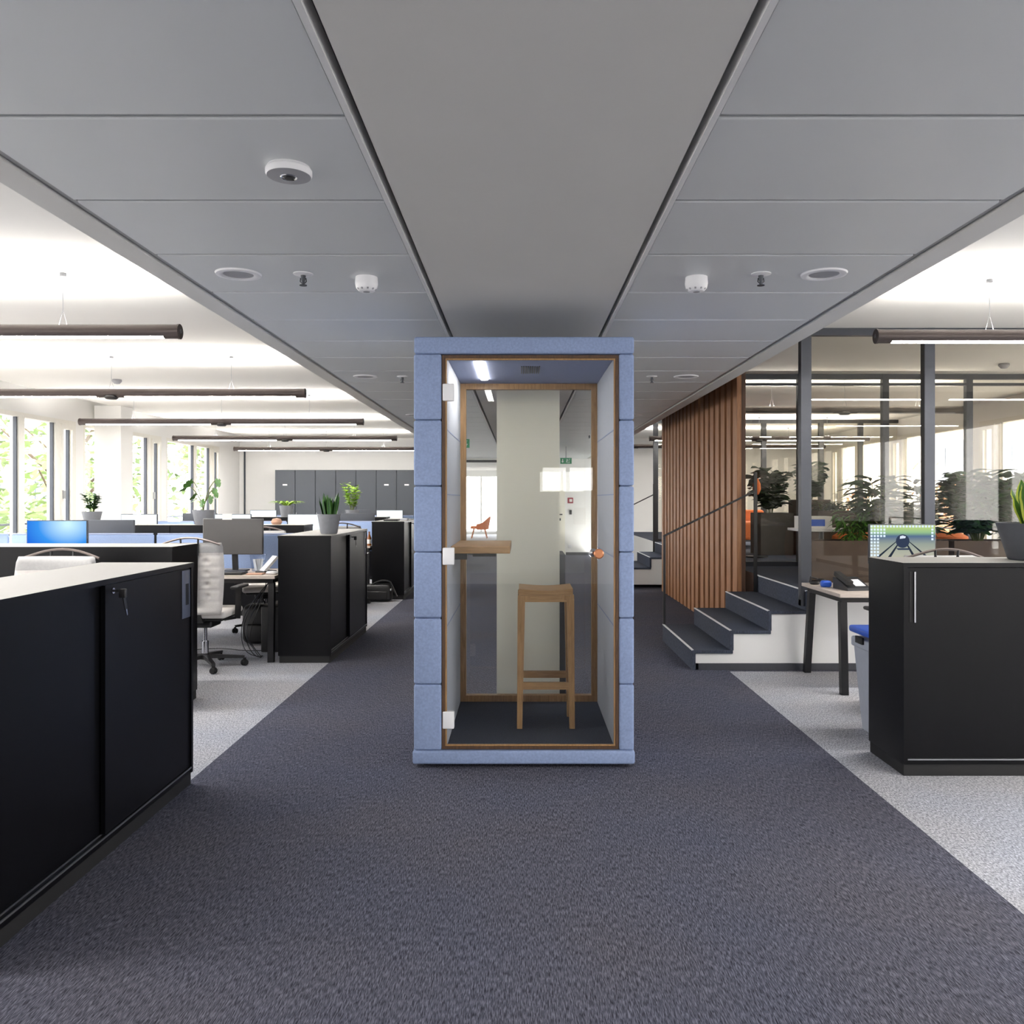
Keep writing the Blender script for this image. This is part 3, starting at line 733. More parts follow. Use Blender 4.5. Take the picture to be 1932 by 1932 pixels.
# ------------------------------------------------------------ sliding door cabinets
def cabinet(W, D, H, label, loc, rot=0, group=None, front='B', style='plate', doors=True):
    t = tag(empty('sliding_door_cabinet', loc, rot), label, 'cabinet', group)
    h = W/2; f = -D/2; k = D/2
    b = MB(); b.box(-h+.004, h-.004, f+.010, k-.01, 0, .06); b.build('plinth', 'cab_black_inner', t)
    b = MB()
    b.box(-h, -h+.020, f, k, .06, H-.022); b.box(h-.020, h, f, k, .06, H-.022); b.box(-h+.02, h-.02, f+.004, k, .06, .082)
    b.box(-h+.02, h-.02, k-.02, k, .082, H-.022); b.box(-h+.02, h-.02, f+.06, k-.02, .5, .52)
    b.build('body', 'cab_black', t)
    b = MB(); b.box(-h-.003, h+.003, f-.003, k+.003, H-.022, H-.002, 0); b.box(-h-.003, h+.003, f-.003, k+.003, H-.002, H, 0, 1); b.build('top', ['cab_black', 'cab_top'], t)
    b = MB(); b.box(-h+.02, h-.02, f-.001, f+.004, .082, .0885); b.box(-h+.02, h-.02, f+.028, f+.032, .082, .088)
    b.build('track', 'alu', t)
    if not doors: return t
    for nm, x0, x1 in (('A', -h+.022, .012), ('B', -.012, h-.022)):
        y0 = f+.008 if nm == front else f+.031
        b = MB().box(x0, x1, y0, y0+.018, .090, H-.026); d = b.build('door', 'cab_black', t)
        sx = x1 if nm == 'B' else x0; sg = -1 if nm == 'B' else 1
        if style == 'plate':
            a, c = sorted((sx, sx+sg*.095))
            b = MB().rbox(a, c, y0-.003, y0-.0002, H-.262, H-.032, .0012); hp = b.build('handle_plate', 'handle_plate', d); hp['label'] = 'grey finger pull plate'
            a, c = sorted((sx+sg*.022, sx+sg*.055))
            MB().box(a, c, y0-.0042, y0-.003, H-.200, H-.098).build('finger_slot', 'cab_black_inner', d)
        else:
            a, c = sorted((sx+sg*.010, sx+sg*.030))
            MB().box(a, c, y0-.002, y0-.0002, H-.30, H-.045).build('finger_slot', 'cab_black_inner', d)
            a, c = sorted((sx+sg*.030, sx+sg*.037))
            MB().box(a, c, y0-.012, y0, H-.30, H-.045).build('handle_bar', 'chrome', d)
        if nm == 'B' and style == 'plate':
            lx, lz = x0+.055, H-.052
            b = MB(); b.lathe([(0, -.006), (.012, -.006), (.012, 0)], (lx, y0, lz), n=16, axis='y'); b.build('lock', 'chrome', d)
            b = MB(); b.box(lx-.003, lx+.003, y0-.030, y0-.006, lz-.005, lz+.005); b.rbox(lx-.008, lx+.010, y0-.055, y0-.028, lz-.028, lz+.008, .004)
            b.obox((lx+.002, y0-.045, lz-.025), (lx+.02, y0-.045, lz-.075), .004, .018); b.build('key', 'black_plastic', d)
            b = MB(); b.obox((lx+.02, y0-.045, lz-.075), (lx+.028, y0-.045, lz-.10), .004, .008); b.build('spare_key', 'chrome', d)
    return t
HC = 1.085
cabinet(1.66, .45, HC, 'big black sliding door cabinet with cream top in the left foreground', (-1.835, 3.23, 0), PI/2)
cabinet(1.66, .45, HC, 'black sliding door cabinet with a potted snake plant on top, left of the booth', (-1.845, 7.875, 0), PI/2)
cabinet(1.66, .45, HC, 'black sliding door cabinet half hidden by the booth, beside the black bag', (-1.85, 12.33, 0), PI/2)
cabinet(1.66, .45, HC, 'farthest black sliding door cabinet on the corridor line, behind the booth', (-1.85, 16.8, 0), PI/2)
cabinet(1.60, .42, HC, 'low black cabinet behind the foreground one, its end facing the aisle', (-2.275-.80, 5.60, 0), PI, None, doors=True)
for i in range(2):
    cabinet(1.60, .42, HC, ['black cabinet in the middle row carrying the split-leaf plant', 'black cabinet in the middle row carrying the small leafy plant by the windows'][i], (-2.6-.80-1.61*i, 10.11, 0), PI)
for i in range(2):
    cabinet(1.60, .42, HC, ['black cabinet in the far row carrying the tall yellow-green plant', 'black cabinet in the far row carrying the small fern-like plant'][i], (-2.35-.80-1.61*i, 14.6, 0), PI)
cabinet(1.20, .42, 1.075, 'black cabinet with chrome bar handle in the right foreground, carrying the large snake plant', (1.926+.60, 4.37, 0), 0, None, 'A', 'bar')

# ------------------------------------------------------------ lockers on the end wall
def locker(x, plate, label):
    t = tag(empty('tall_locker', (x, 18.72, 0)), label, 'locker', 'row of tall grey lockers on the end wall')
    b = MB(); b.box(-.225, .225, -.24, .26, 0, 2.05); b.build('body', 'locker_grey', t)
    b = MB(); b.box(-.219, .219, -.262, -.242, .06, 2.035); d = b.build('door', 'locker_grey', t)
    b = MB(); b.box(-.205, -.195, -.275, -.262, .95, 1.10); b.build('handle', 'alu', d)
    if plate: b = MB(); b.box(-.05, .05, -.266, -.262, 1.70, 1.735); b.build('label_holder', 'white_plastic', d)
nms = ['leftmost', 'second', 'third', 'fourth', 'fifth', 'sixth', 'seventh', 'eighth', 'ninth']
for i in range(8):
    locker(-5.27+.453*i, i in (0, 5, 6), '%s tall dark grey locker from the left on the end wall' % nms[i])

# ------------------------------------------------------------ bench desks, dividers
def desk(x0, x1, y0, y1, label, h=.74, split=True, grp=None):
    t = tag(empty('office_desk', ((x0+x1)/2, (y0+y1)/2, 0)), label, 'desk', grp)
    w = (x1-x0)/2; d = (y1-y0)/2
    b = MB(); b.box(-w, w, -d, d, h-.025, h); b.build('desktop', 'desk_wood', t)
    b = MB(); b.box(-w+.03, w-.03, -d+.05, -d+.09, h-.065, h-.026); b.box(-w+.03, w-.03, d-.09, d-.05, h-.065, h-.026)
    for x in (-w+.05, w-.05): b.box(x-.02, x+.02, -d+.09, d-.09, h-.065, h-.026)
    b.build('under_frame', 'black_metal', t)
    for sx in (-1, 1):
        for sy in (-1, 1):
            b = MB(); b.obox((sx*(w-.035), sy*(d-.02), 0), (sx*(w-.05), sy*(d-.09), h-.065), .05, .05); b.build('leg', 'black_metal', t)
    return t
DX = [(-3.47, -2.10), (-4.85, -3.48), (-6.23, -4.86)]
dn = ['beside the aisle cabinet', 'in the middle of the row', 'next to the window wall']
rown = {7.06: 'front bench', 11.52: 'middle bench', 16.0: 'far bench'}
for Y0, rn in rown.items():
    for i, (x0, x1) in enumerate(DX):
        desk(x0+.004, x1-.004, Y0, Y0+.785, 'wood-topped desk on the near side of the %s, %s' % (rn, dn[i]))
        desk(x0+.004, x1-.004, Y0+.815, Y0+1.60, 'wood-topped desk on the far side of the %s, %s' % (rn, dn[i]))
        t = tag(empty('desk_divider', ((x0+x1)/2, Y0+.80, .62)), 'blue fabric desk divider on the %s, %s' % (rn, dn[i]), 'desk divider')
        w = (x1-x0)/2-.008
        b = MB().rbox(-w, w, -.012, .012, 0, .44, .011); b.build('fabric_panel', 'screen_blue', t)
        b = MB(); b.box(-w+.012, w-.012, -.0125, .0125, .441, .452); b.build('top_trim', 'screen_edge', t)
# right desk
desk(2.27, 3.67, 5.88, 6.69, 'desk with black slanted legs against the white knee wall on the right', .72)
t = tag(empty('desk_divider', (3.95, 6.25, 0)), 'blue fabric divider behind the large plant pot on the right', 'desk divider')
b = MB().rbox(-.25, .25, -.015, .015, .05, 1.21, .012); b.build('fabric_panel', 'screen_blue', t)
b = MB().box(-.22, -.16, -.12, .12, 0, .05); b.box(.16, .22, -.12, .12, 0, .05); b.build('foot', 'black_metal', t)

# ------------------------------------------------------------ monitors
def monitor(x, y, z, face, kind, label, w=.53, h=.31, zb=None):
    """face -1: screen towards the viewer, +1: away"""
    t = tag(empty('monitor', (x, y, z), 0 if face < 0 else PI), label, 'monitor')
    zb = .13 if zb is None else zb
    b = MB().rbox(-w/2, w/2, -.012, .018, zb, zb+h, .006); b.build('housing', 'monitor_back' if kind != 'off' else 'monitor_grey', t)
    sm = {'off': 'monitor_grey', 'back': 'black_plastic', 'blue': 'scr_blue', 'white': 'scr_white', 'pic': 'pic_base'}[kind]
    b = MB(); b.box(-w/2+.008, w/2-.008, -.0135, -.0122, -h/2+.008, h/2-.008)
    s = b.build('screen', sm, t, loc=(0, 0, zb+h/2))
    b = MB(); b.obox((0, .03, zb+h*.35), (0, .06, .01), .05, .02); b.box(-.03, .03, .015, .035, zb+h*.3, zb+h*.45); b.build('stand', 'black_plastic', t)
    b = MB().rbox(-.11, .11, -.04, .13, 0, .012, .005); b.build('base', 'black_plastic', t)
    return t, s
monitor(-2.61, 7.50, .74, -1, 'off', 'switched off dark monitor with a white note clipped on its top edge', .545, .325, .155)
o = MB().box(-.043, .043, -.003, .001, -.012, .042).build('paper_note', 'white_paper', loc=(-2.66, 7.486, 1.222)); tag(o, 'small white note sticking up from the dark monitor', 'note')
monitor(-4.12, 7.35, .74, -1, 'blue', 'monitor with a glowing blue desktop, above the black cabinet on the left', .54, .31, .16)
monitor(-4.10, 8.22, .74, 1, 'back', 'dark monitor back right of the blue screen, behind the divider', .52, .31, .14)
monitor(-5.54, 12.0, .74, -1, 'white', 'lit white monitor left of the split-leaf plant on the middle bench')
monitor(-4.95, 12.75, .74, 1, 'back', 'dark monitor back between the lit monitor and the split-leaf plant')
monitor(-4.18, 12.0, .74, -1, 'white', 'lit white monitor right of the split-leaf plant, above the dark one')
monitor(-3.12, 12.0, .74, -1, 'white', 'lit white monitor just left of the snake plant, on the middle bench')
monitor(-2.52, 12.75, .74, 1, 'back', 'dark monitor back right behind the snake plant on the cabinet')
monitor(-5.14, 16.5, .74, -1, 'white', 'lit white monitor on the far bench left of the small fern-like plant')
monitor(-3.40, 17.2, .74, 1, 'back', 'dark monitor back below the tall yellow-green plant')
monitor(-2.62, 16.5, .74, -1, 'white', 'lit white monitor on the far bench just left of the booth')
t, s = monitor(2.92, 6.34, .72, -1, 'pic', 'monitor showing a railway track wallpaper, above the right black cabinet', .51, .305, .18)
b = MB()
def rail_strip(x0, x1, w0, w1, zt=.035, mi=1): b.add([(x0-w0, -.0138, -.144), (x0+w0, -.0138, -.144), (x1+w1, -.0138, zt), (x1-w1, -.0138, zt)], [(0, 1, 2, 3)], mi)
for x0, x1 in ((-.13, -.012), (.115, .012), (-.24, -.03), (.24, .03)): rail_strip(x0, x1, .015, .003)
b.lathe([(0, -.0142), (.052, -.0142)], (0, 0, .022), n=30, axis='y', mi=0, smooth=False)
b.add([(-.022, -.0144, -.01+.05), (.02, -.0144, .045), (.024, -.0144, .058), (0, -.0144, .066), (-.02, -.0144, .06)], [(0, 1, 2, 3, 4)], 3)
b.add([(-.05, -.0140, -.032), (.06, -.0140, -.032), (.05, -.0140, -.045), (-.035, -.0140, -.045)], [(0, 1, 2, 3)], 0)
for r in range(11):
    z = .135-r*.0245
    for c in range(20):
        x = -.238+c*.0245
        if r == 0 or c < 3 or (c < 5 and r < 4) or (c == 19 and r < 5):
            b.add([(x-.008, -.0139, z-.008), (x+.008, -.0139, z-.008), (x+.008, -.0139, z+.008), (x-.008, -.0139, z+.008)], [(0, 1, 2, 3)], 2)
b.build('wallpaper_picture', ['pic_dark', 'pic_rail', 'pic_sq', 'pic_hi'], s)

# ------------------------------------------------------------ office chairs
def chair_proto(label):
    t = tag(empty('office_chair', (0, 0, 0)), label, 'office chair')
    # faces +y locally: backrest at -y
    H0, H1 = .47, 1.05
    nu, nv = 34, 50; b = MB(); vs = []; mis = []
    def surf(u, v, side):
        x = (u-.5); z = H0+(H1-H0)*v
        wd = .43+.05*min(1, v*1.6); cx = math.copysign(abs(2*x)**.9/2, x) if x else 0
        e = min(1, min(u, 1-u)/.09)*1.; e2 = min(1, min(v, 1-v)/.06)
        th = .032*math.sqrt(max(0, 1-(1-e)**2))*math.sqrt(max(0, 1-(1-e2)**2))
        rr = 1-.04*(1-e2)
        tuft = 0
        if .12 < v < .90:
            for bu in (.26, .5, .74):
                for bv in (.26, .42, .58, .74):
                    d2 = ((u-bu)/.05)**2+((v-bv)/.035)**2; tuft += .022*math.exp(-d2)
            tuft += .007*math.exp(-(((v*6.25+.375) % 1-.5)/.13)**2)+.004*math.exp(-((((u-.02)*4.17) % 1)/.10-0)**2)
        y = -.245+.035*(2*x)**2-.10*(v-.25)**2+side*(th-tuft if th > 0 else 0)
        return (x*wd*rr, y, z)
    for side in (1, -1):
        o = len(vs)
        for j in range(nv+1):
            for i in range(nu+1): vs.append(surf(i/nu, j/nv, side))
        fs = [(o+j*(nu+1)+i, o+j*(nu+1)+i+1, o+(j+1)*(nu+1)+i+1, o+(j+1)*(nu+1)+i) for j in range(nv) for i in range(nu)]
        for k, f in enumerate(fs): b.f.append(f); b.mi.append(1 if k//nu >= nv-7 else 0); b.sm.append(True)
    b.v = vs
    b.build('backrest', ['chair_fabric', 'chair_band'], t)
    b = MB(); pts = [(-.235+.47*k/14, -.31-.02*math.sin(PI*k/14), 1.035+.055*math.sin(PI*k/14)) for k in range(15)]
    b.tube(pts, .008, n=8); b.build('back_arch', 'arch_metal', t)
    b = MB()
    for x in (-.07, .07): b.tube([(x, -.33, 1.085), (x*.9, -.325, .95)], .008, n=8)
    b.obox((0, -.315, .99), (0, -.33, .62), .12, .02); b.obox((0, -.33, .62), (0, -.16, .40), .06, .03, w2=.1); b.build('back_bracket', 'black_plastic', t)
    b = MB().rbox(-.235, .235, -.20, .25, .43, .49, .028, seg=4); b.build('seat', 'chair_fabric', t)
    b = MB().rbox(-.20, .20, -.16, .2, .405, .43, .01); b.rbox(-.10, .10, -.13, .10, .345, .405, .015); b.build('seat_mechanism', 'black_plastic', t)
    for sx in (-1, 1):
        b = MB(); b.obox((sx*.17, 0, .40), (sx*.275, -.02, .42), .05, .02); b.obox((sx*.275, -.02, .41), (sx*.285, -.01, .66), .045, .02, up=(0, 1, 0))
        b.rbox(sx*.285-.035, sx*.285+.035, -.13, .14, .66, .685, .012); b.build('armrest', 'black_plastic', t)
    b = MB(); b.lathe([(.028, .10), (.028, .22), (.016, .22), (.016, .35)], n=16); b.build('gas_column', 'chrome', t)
    b = MB(); b.lathe([(.035, .07), (.05, .08), (.045, .11), (.028, .12)], n=16)
    for k in range(5):
        a = 2*PI*k/5+.25; b.obox((.03*math.cos(a), .03*math.sin(a), .095), (.31*math.cos(a), .31*math.sin(a), .075), .045, .032, w2=.03, h2=.02)
    b.build('star_base', 'black_plastic', t)
    for k in range(5):
        a = 2*PI*k/5+.25; cx, cy = .31*math.cos(a), .31*math.sin(a); b = MB()
        for s_ in (-1, 1): b.lathe([(0, -.01), (.022, -.01), (.027, 0), (.022, .01), (0, .01)], (0, s_*.014, .027), n=14, axis='y')
        b.box(-.012, .012, -.006, .006, .03, .066)
        b.xf(Matrix.Translation((cx, cy, 0)) @ Matrix.Rotation(a+.8, 4, 'Z')); b.build('caster', 'rubber', t)
    return t
ch0 = chair_proto('beige tufted office chair at the front bench, right of the low black cabinet')
ch0.location = (-2.62, 6.86, 0)
def chair(x, y, r, label): return copy_tree(ch0, None, (x, y, 0), r, label)
chair(-2.72, 8.78, PI+.35, 'office chair tucked under the far side of the front bench, seen below the desktop')
chair(-2.80, 4.72, PI, 'beige office chair with arched back rail behind the foreground cabinet top')
chair(-4.25, 6.62, .1, 'office chair in front of the blue monitor, its dark arch above the cabinet')
chair(-2.33, 10.93, .1, 'office chair at the middle bench, seen in the gap left of the aisle cabinet')
chair(-3.62, 11.2, -.1, 'office chair at the middle bench, mostly behind the black cabinets')
chair(2.60, 5.38, .0, 'office chair with arched back rail in front of the railway wallpaper monitor')

# ------------------------------------------------------------ small things on the desks
def thing(name, mb, m, loc, label, cat, rot=0, group=None): return tag(mb.build(name, m, loc=loc, rot=rot), label, cat, group)
b = MB().rbox(-.23, .23, -.08, .08, 0, .022, .006); kb = thing('keyboard', b, 'black_plastic', (-2.64, 7.22, .74), 'black keyboard in front of the switched off monitor', 'keyboard')
t = tag(empty('storage_tub', (-2.40, 7.55, .74)), 'clear plastic tub with papers beside the dark monitor stand', 'tub')
b = MB(); b.lathe([(.0, .002), (.055, .002), (.075, .15), (.078, .152)], n=24); b.build('tub_wall', 'plastic_clear', t)
b = MB()
for k in range(5): b.obox((-.02+.01*k, 0, .005), (-.03+.016*k, .01*(k-2), .11), .03, .003)
b.build('paper_contents', 'white_paper', t)
t = tag(empty('desk_phone', (-2.27, 7.40, .74), -.5), 'pale desk phone tilted up at the right end of the front desk', 'phone')
b = MB(); b.obox((0, -.06, .012), (.04, .06, .14), .09, .022); b.build('handset', 'white_plastic', t)
b = MB().rbox(-.06, .06, -.09, .06, 0, .02, .008); b.build('cradle', 'black_plastic', t)
b = MB().rbox(-.03, .03, -.03, .03, 0, .07, .012); thing('blue_box', b, 'blue_plastic', (-2.80, 7.55, .74), 'small blue box left of the dark monitor stand', 'box')
b = MB(); b.lathe([(0, 0), (.028, 0), (.045, .014), (.035, .028), (0, .032)], n=18); b.xf(Matrix.Diagonal((1.3, .8, 1, 1))); thing('computer_mouse', b, 'white_plastic', (-2.165, 7.20, .74), 'white mouse at the desk end beside the aisle cabinet', 'mouse')
b = MB().rbox(-.07, .07, -.05, .05, 0, .012, .004); thing('notebook', b, 'skin_tone_cloth', (-2.31, 7.20, .74), 'tan notebook left of the white mouse', 'notebook')
b = MB().rbox(-.10, .10, -.22, .22, 0, .42, .012); thing('computer_tower', b, 'black_plastic', (-2.27, 7.75, 0), 'black computer tower standing under the front desk', 'computer')
t = tag(empty('backpack', (-2.52, 8.05, 0)), 'black backpack on the floor under the front desk behind the cables', 'bag')
b = MB().rbox(-.17, .14, -.12, .12, 0, .38, .07, seg=5); b.build('bag_body', 'black_plastic', t)
b = MB().rbox(-.12, .09, -.16, -.11, .03, .2, .025); b.build('front_pocket', 'black_plastic', t)
b = MB(); b.tube([(-.05, 0, .37), (-.03, 0, .42), (.01, 0, .42), (.03, 0, .37)], .008, n=8); b.build('carry_loop', 'black_plastic', t)
for k in range(4):
    b = MB(); pts = []
    for i in range(16):
        a = i/15; pts.append((-.10-.10*math.sin(a*PI)*(1+.3*k)-.05*a, -.25-.10*k*a*(1-a)*2+.05*math.sin(a*9+k), .66*(1-a)**1.6+.006))
    b.tube(pts, .0035, n=6); thing('power_cable', b, ['black_plastic', 'frame_dark'][k % 2], (-2.14, 7.52+.03*k, 0), 'loose cable hanging below the front desk to the floor', 'cable', group='loose cables under the front desk')
b = MB(); b.tube([(-3.0+.1*i, 7.65+.06*math.sin(i*.9), .005) for i in range(8)], .0035, n=6); thing('power_cable', b, 'black_plastic', (0, 0, 0), 'thin cable lying on the grey carpet behind the tufted chair', 'cable')
# bag beside the aisle cabinet
t = tag(empty('shoulder_bag', (-1.93, 11.32, 0)), 'black shoulder bag on the floor in front of the far aisle cabinet', 'bag')
b = MB().rbox(-.20, .17, -.10, .10, 0, .24, .06, seg=5); b.build('bag_body', 'black_plastic', t)
b = MB().rbox(-.17, .12, -.125, -.09, .03, .15, .03); b.build('front_pocket', 'black_plastic', t)
b = MB(); b.tube([(-.12+.36*k/12, -.06, .22+.07*math.sin(PI*k/12)-.20*max(0, k/12-.75)*3) for k in range(13)], .012, n=8); b.build('strap', 'black_plastic', t)
b = MB(); b.rbox(.14, .17, -.085, -.06, .15, .18, .004); b.build('buckle', 'chrome', t)
t = tag(empty('bottle', (-2.14, 11.66, .74)), 'brown glass bottle on the middle desk beside the aisle cabinet', 'bottle')
b = MB(); b.lathe([(0, 0), (.03, 0), (.031, .11), (.012, .16), (.011, .20), (0, .20)], n=16); b.build('bottle_body', 'brown_bottle', t)
b = MB(); b.lathe([(.0315, .03), (.0315, .09)], n=16); b.build('bottle_label', 'white_paper', t)
b = MB().rbox(-.10, .10, -.12, .12, 0, .025, .005); thing('keyboard', b, 'black_plastic', (-1.86, 11.9, HC), 'flat black device on the far aisle cabinet top', 'device')
b = MB()
for k in range(3): b.rbox(-.14, .14, -.11, .11, .009*k, .009*k+.008, .002, mi=k % 2)
tag(b.build('paper_stack', ['white_paper', 'screen_edge'], loc=(-1.82, 12.3, HC)), 'stack of pale papers on the far aisle cabinet top', 'papers')
b = MB(); b.lathe([(0, 0), (.05, 0), (.07, .03), (.05, .07), (.0, .08)], n=12); thing('paper_bundle', b, 'skin_tone_cloth', (-3.00, 10.15, HC), 'small crumpled pinkish bundle on the middle row cabinet', 'bundle')
# right desk things
t = tag(empty('desk_phone', (2.475, 6.2, .72), .15), 'dark desk phone with white keypad on the right desk', 'phone')
b = MB(); b.prism([(-.10, 0), (.11, 0), (.11, .02), (-.06, .085), (-.10, .085)], -.09, .09, axis='x'); b.xf(Matrix.Rotation(PI, 4, 'Z')); b.build('phone_body', 'frame_darker', t)
b = MB(); b.obox((-.065, -.10, .055), (-.065, .09, .115), .045, .03); b.build('handset', 'black_plastic', t)
b = MB(); b.obox((.03, -.08, .034), (.03, .05, .078), .08, .004); b.build('keypad', 'white_plastic', t)
b = MB(); b.rbox(-.04, .04, -.03, .03, 0, .05, .018); thing('blue_pouch', b, 'blue_plastic', (2.345, 6.36, .72), 'crumpled blue pouch left of the desk phone', 'pouch')
b = MB(); b.lathe([(.030, 0), (.042, .012), (.042, .022), (.03, .03)], n=16); b.lathe([(.022, 0), (.034, .012), (.034, .022), (.022, .03)], (.07, .05, .01), n=16)
b.tube([(-.04, 0, .02), (0, .09, .05), (.07, .09, .03)], .006, n=8); thing('headset', b, 'black_plastic', (2.33, 6.56, .72), 'black headset at the left corner of the right desk', 'headset')
# recycling bin
t = tag(empty('recycling_bin', (2.22, 4.93, 0)), 'pale grey bin with blue lid, half hidden behind the right cabinet', 'bin')
b = MB(); n4 = [(-1, -1), (1, -1), (1, 1), (-1, 1)]
vs = [(x*.14, y*.11, .0) for x, y in n4]+[(x*.18, y*.135, .50) for x, y in n4]; b.add(vs, [(3, 2, 1, 0), (0, 1, 5, 4), (1, 2, 6, 5), (2, 3, 7, 6), (3, 0, 4, 7)])
b.rbox(-.195, .195, -.15, .15, .50, .56, .012); b.build('bin_body', 'bin_grey', t)
b = MB().rbox(-.205, .205, -.16, .16, .585, .625, .014); b.build('lid', 'blue_plastic', t)
b = MB(); b.box(-.208, -.195, -.05, .05, .535, .575); b.build('side_handle', 'black_plastic', t)

# ------------------------------------------------------------ plants
def pot(t, r, h, m, base=.75):
    b = MB(); b.lathe([(0, 0), (r*base*.95, 0), (r*base, .006), (r, h), (r-.008, h), (r-.012, h-.03)], n=32); b.build('pot', m, t)
    b = MB(); b.lathe([(0, h-.022), (r-.010, h-.026)], n=24); b.build('soil', 'soil', t)
def snake(t, h, r, n, lh, w, m='leaf_dark', me=None, spread=.28):
    b = MB(); rn = random.Random(n*7+3)
    for k in range(n):
        a = 2*PI*k/n*2.4+rn.random(); rr = r*.62*math.sqrt((k+.5)/n); tilt = spread*rr/r
        d = (math.cos(a)*tilt, math.sin(a)*tilt, 1); L = lh*(.65+.35*rn.random())
        base = Vector((rr*math.cos(a), rr*math.sin(a), h-.03)); dd = Vector(d).normalized()
        side = Vector((math.cos(a+1.2), math.sin(a+1.2), 0)); nn = side.cross(dd); vs = []; N_ = 7
        for i in range(N_+1):
            q = i/N_; ww = w*(.55+.9*q-1.45*q**3.2)*.62; ww = max(ww, .001)
            tw = Matrix.Rotation(q*.5*(rn.random()-.5), 3, dd)
            s2 = tw @ side; p = base+dd*L*q+nn*.02*q*q
            vs += [p-s2*ww+nn*ww*.25, p-s2*ww*.72+nn*ww*.12, p, p+s2*ww*.72+nn*ww*.12, p+s2*ww+nn*ww*.25]
        for i in range(N_):
            for j in range(4):
                A = i*5+j; mi = 1 if (me and j in (0, 3)) else 0
                b.add([vs[A], vs[A+1], vs[A+6], vs[A+5]], [(0, 1, 2, 3)], mi, True)
    return b.build('leaves', [m, me or m], t)
def bushy(t, h, n, R, H, ll, lw, m, ms='stem', droop=.4, seed=1, up=.5, dens=7):
    rn = random.Random(seed); b = MB(); s = MB()
    for k in range(n):
        a = 2*PI*k/n+rn.random()*.8; rad = R*(.35+.65*rn.random()); hh = H*(.55+.45*rn.random())
        p0 = Vector((.02*math.cos(a), .02*math.sin(a), h-.03)); p2 = Vector((rad*math.cos(a), rad*math.sin(a), h+hh)); p1 = (p0+p2)/2+Vector((-.1*rad*math.cos(a), -.1*rad*math.sin(a), hh*.15))
        pts = [(1-q)**2*p0+2*q*(1-q)*p1+q*q*p2 for q in [i/6 for i in range(7)]]
        s.tube(pts, [.004]*6+[.002], n=5)
        for i in range(dens):
            q = .25+.75*i/(dens-1); p = (1-q)**2*p0+2*q*(1-q)*p1+q*q*p2
            for sd in (-1, 1):
                aa = a+sd*(.9+.5*rn.random()); b.leaf(p, (math.cos(aa), math.sin(aa), up+.4*rn.random()), ll*(.7+.5*rn.random()), lw*(.8+.4*rn.random()), droop, 4, 0, .2, rn.uniform(-.5, .5))
    s.build('stems', ms, t); return b.build('leaves', m, t)
def plant(x, y, z, label, name='potted_plant'): return tag(empty(name, (x, y, z)), label, 'plant')
t = plant(-1.735, 7.47, HC, 'dark snake plant in a grey pot on the aisle cabinet left of the booth'); pot(t, .103, .175, 'pot_grey', .72); snake(t, .175, .09, 30, .235, .034, 'leaf_dark', 'leaf_mid')
t = plant(3.42, 4.37, 1.075, ''); tag(t, 'large snake plant with yellow leaf edges in a dark pot at the right picture edge', 'plant')
t.location.x = 2.735; pot(t, .20, .195, 'pot_dark', .72); snake(t, .195, .12, 14, .33, .085, 'leaf_mid', 'leaf_edge', .45)
t = plant(-5.24, 10.1, HC, 'small bushy plant in a grey pot before the white pillar by the windows'); pot(t, .115, .16, 'pot_grey', .7); bushy(t, .16, 9, .11, .22, .07, .035, 'leaf_dark', seed=4)
t = plant(-3.88, 10.1, HC, 'split-leaf plant with large lobed leaves in a grey pot on the middle row'); pot(t, .13, .18, 'pot_grey', .75)
def monstera(t, h, spec):
    s = MB(); b = MB()
    for a, rad, hh, sz in spec:
        p0 = Vector((0, 0, h-.03)); p2 = Vector((rad*math.cos(a), rad*math.sin(a), h+hh)); p1 = Vector((rad*.2*math.cos(a), rad*.2*math.sin(a), h+hh*.7))
        s.tube([(1-q)**2*p0+2*q*(1-q)*p1+q*q*p2 for q in [i/7 for i in range(8)]], .005, n=6)
        d = Vector((math.cos(a)*.55, -.35, -.45)).normalized(); side = Vector((.45+.4*math.sin(a*3), -.3, .55)).cross(d).normalized().cross(d).normalized(); up = side.cross(d)
        ctr = p2+d*sz*.45; out = []
        N_ = 30
        for i in range(N_):
            th = 2*PI*i/N_; r_ = 1-.32*(1 if (i % 5 == 0 and 4 < i < 27) else 0)
            xx = math.cos(th); yy = math.sin(th)*(.88 if xx < .3 else .88-.25*(xx-.3))
            out.append(ctr+d*sz*.55*xx*r_+side*sz*.5*yy*r_+up*(-.12*sz*(yy*yy)))
        b.add([ctr]+out, [(0, 1+i, 1+(i+1) % N_) for i in range(N_)], 0, True)
    s.build('stems', 'stem', t); b.build('leaves', 'leaf_mid', t)
monstera(t, .18, [(PI*.95, .20, .30, .13), (PI*1.05, .13, .36, .13), (-.2, .12, .24, .14), (.1, .14, .36, .12), (PI*.8, .16, .14, .10), (-1.4, .08, .12, .12), (.9, .07, .16, .12), (PI*1.3, .10, .20, .11)])
t = plant(-4.14, 14.6, HC, 'small light green arching plant in a grey pot before the lockers'); pot(t, .125, .20, 'pot_grey', .75)
b = MB(); rn = random.Random(5)
for k in range(46):
    a = rn.random()*2*PI; b.leaf((.03*math.cos(a), .03*math.sin(a), .17), (math.cos(a)*.6, math.sin(a)*.6, 1), .24+.12*rn.random(), .030, 1.0, 6, 0, .2)
b.build('leaves', 'leaf_light', t)
t = plant(-2.98, 14.6, HC, 'tall yellow-green leafy plant in a grey bowl before the lockers'); pot(t, .12, .12, 'pot_grey', .8); bushy(t, .12, 10, .17, .46, .11, .045, 'leaf_light', seed=9, dens=6)
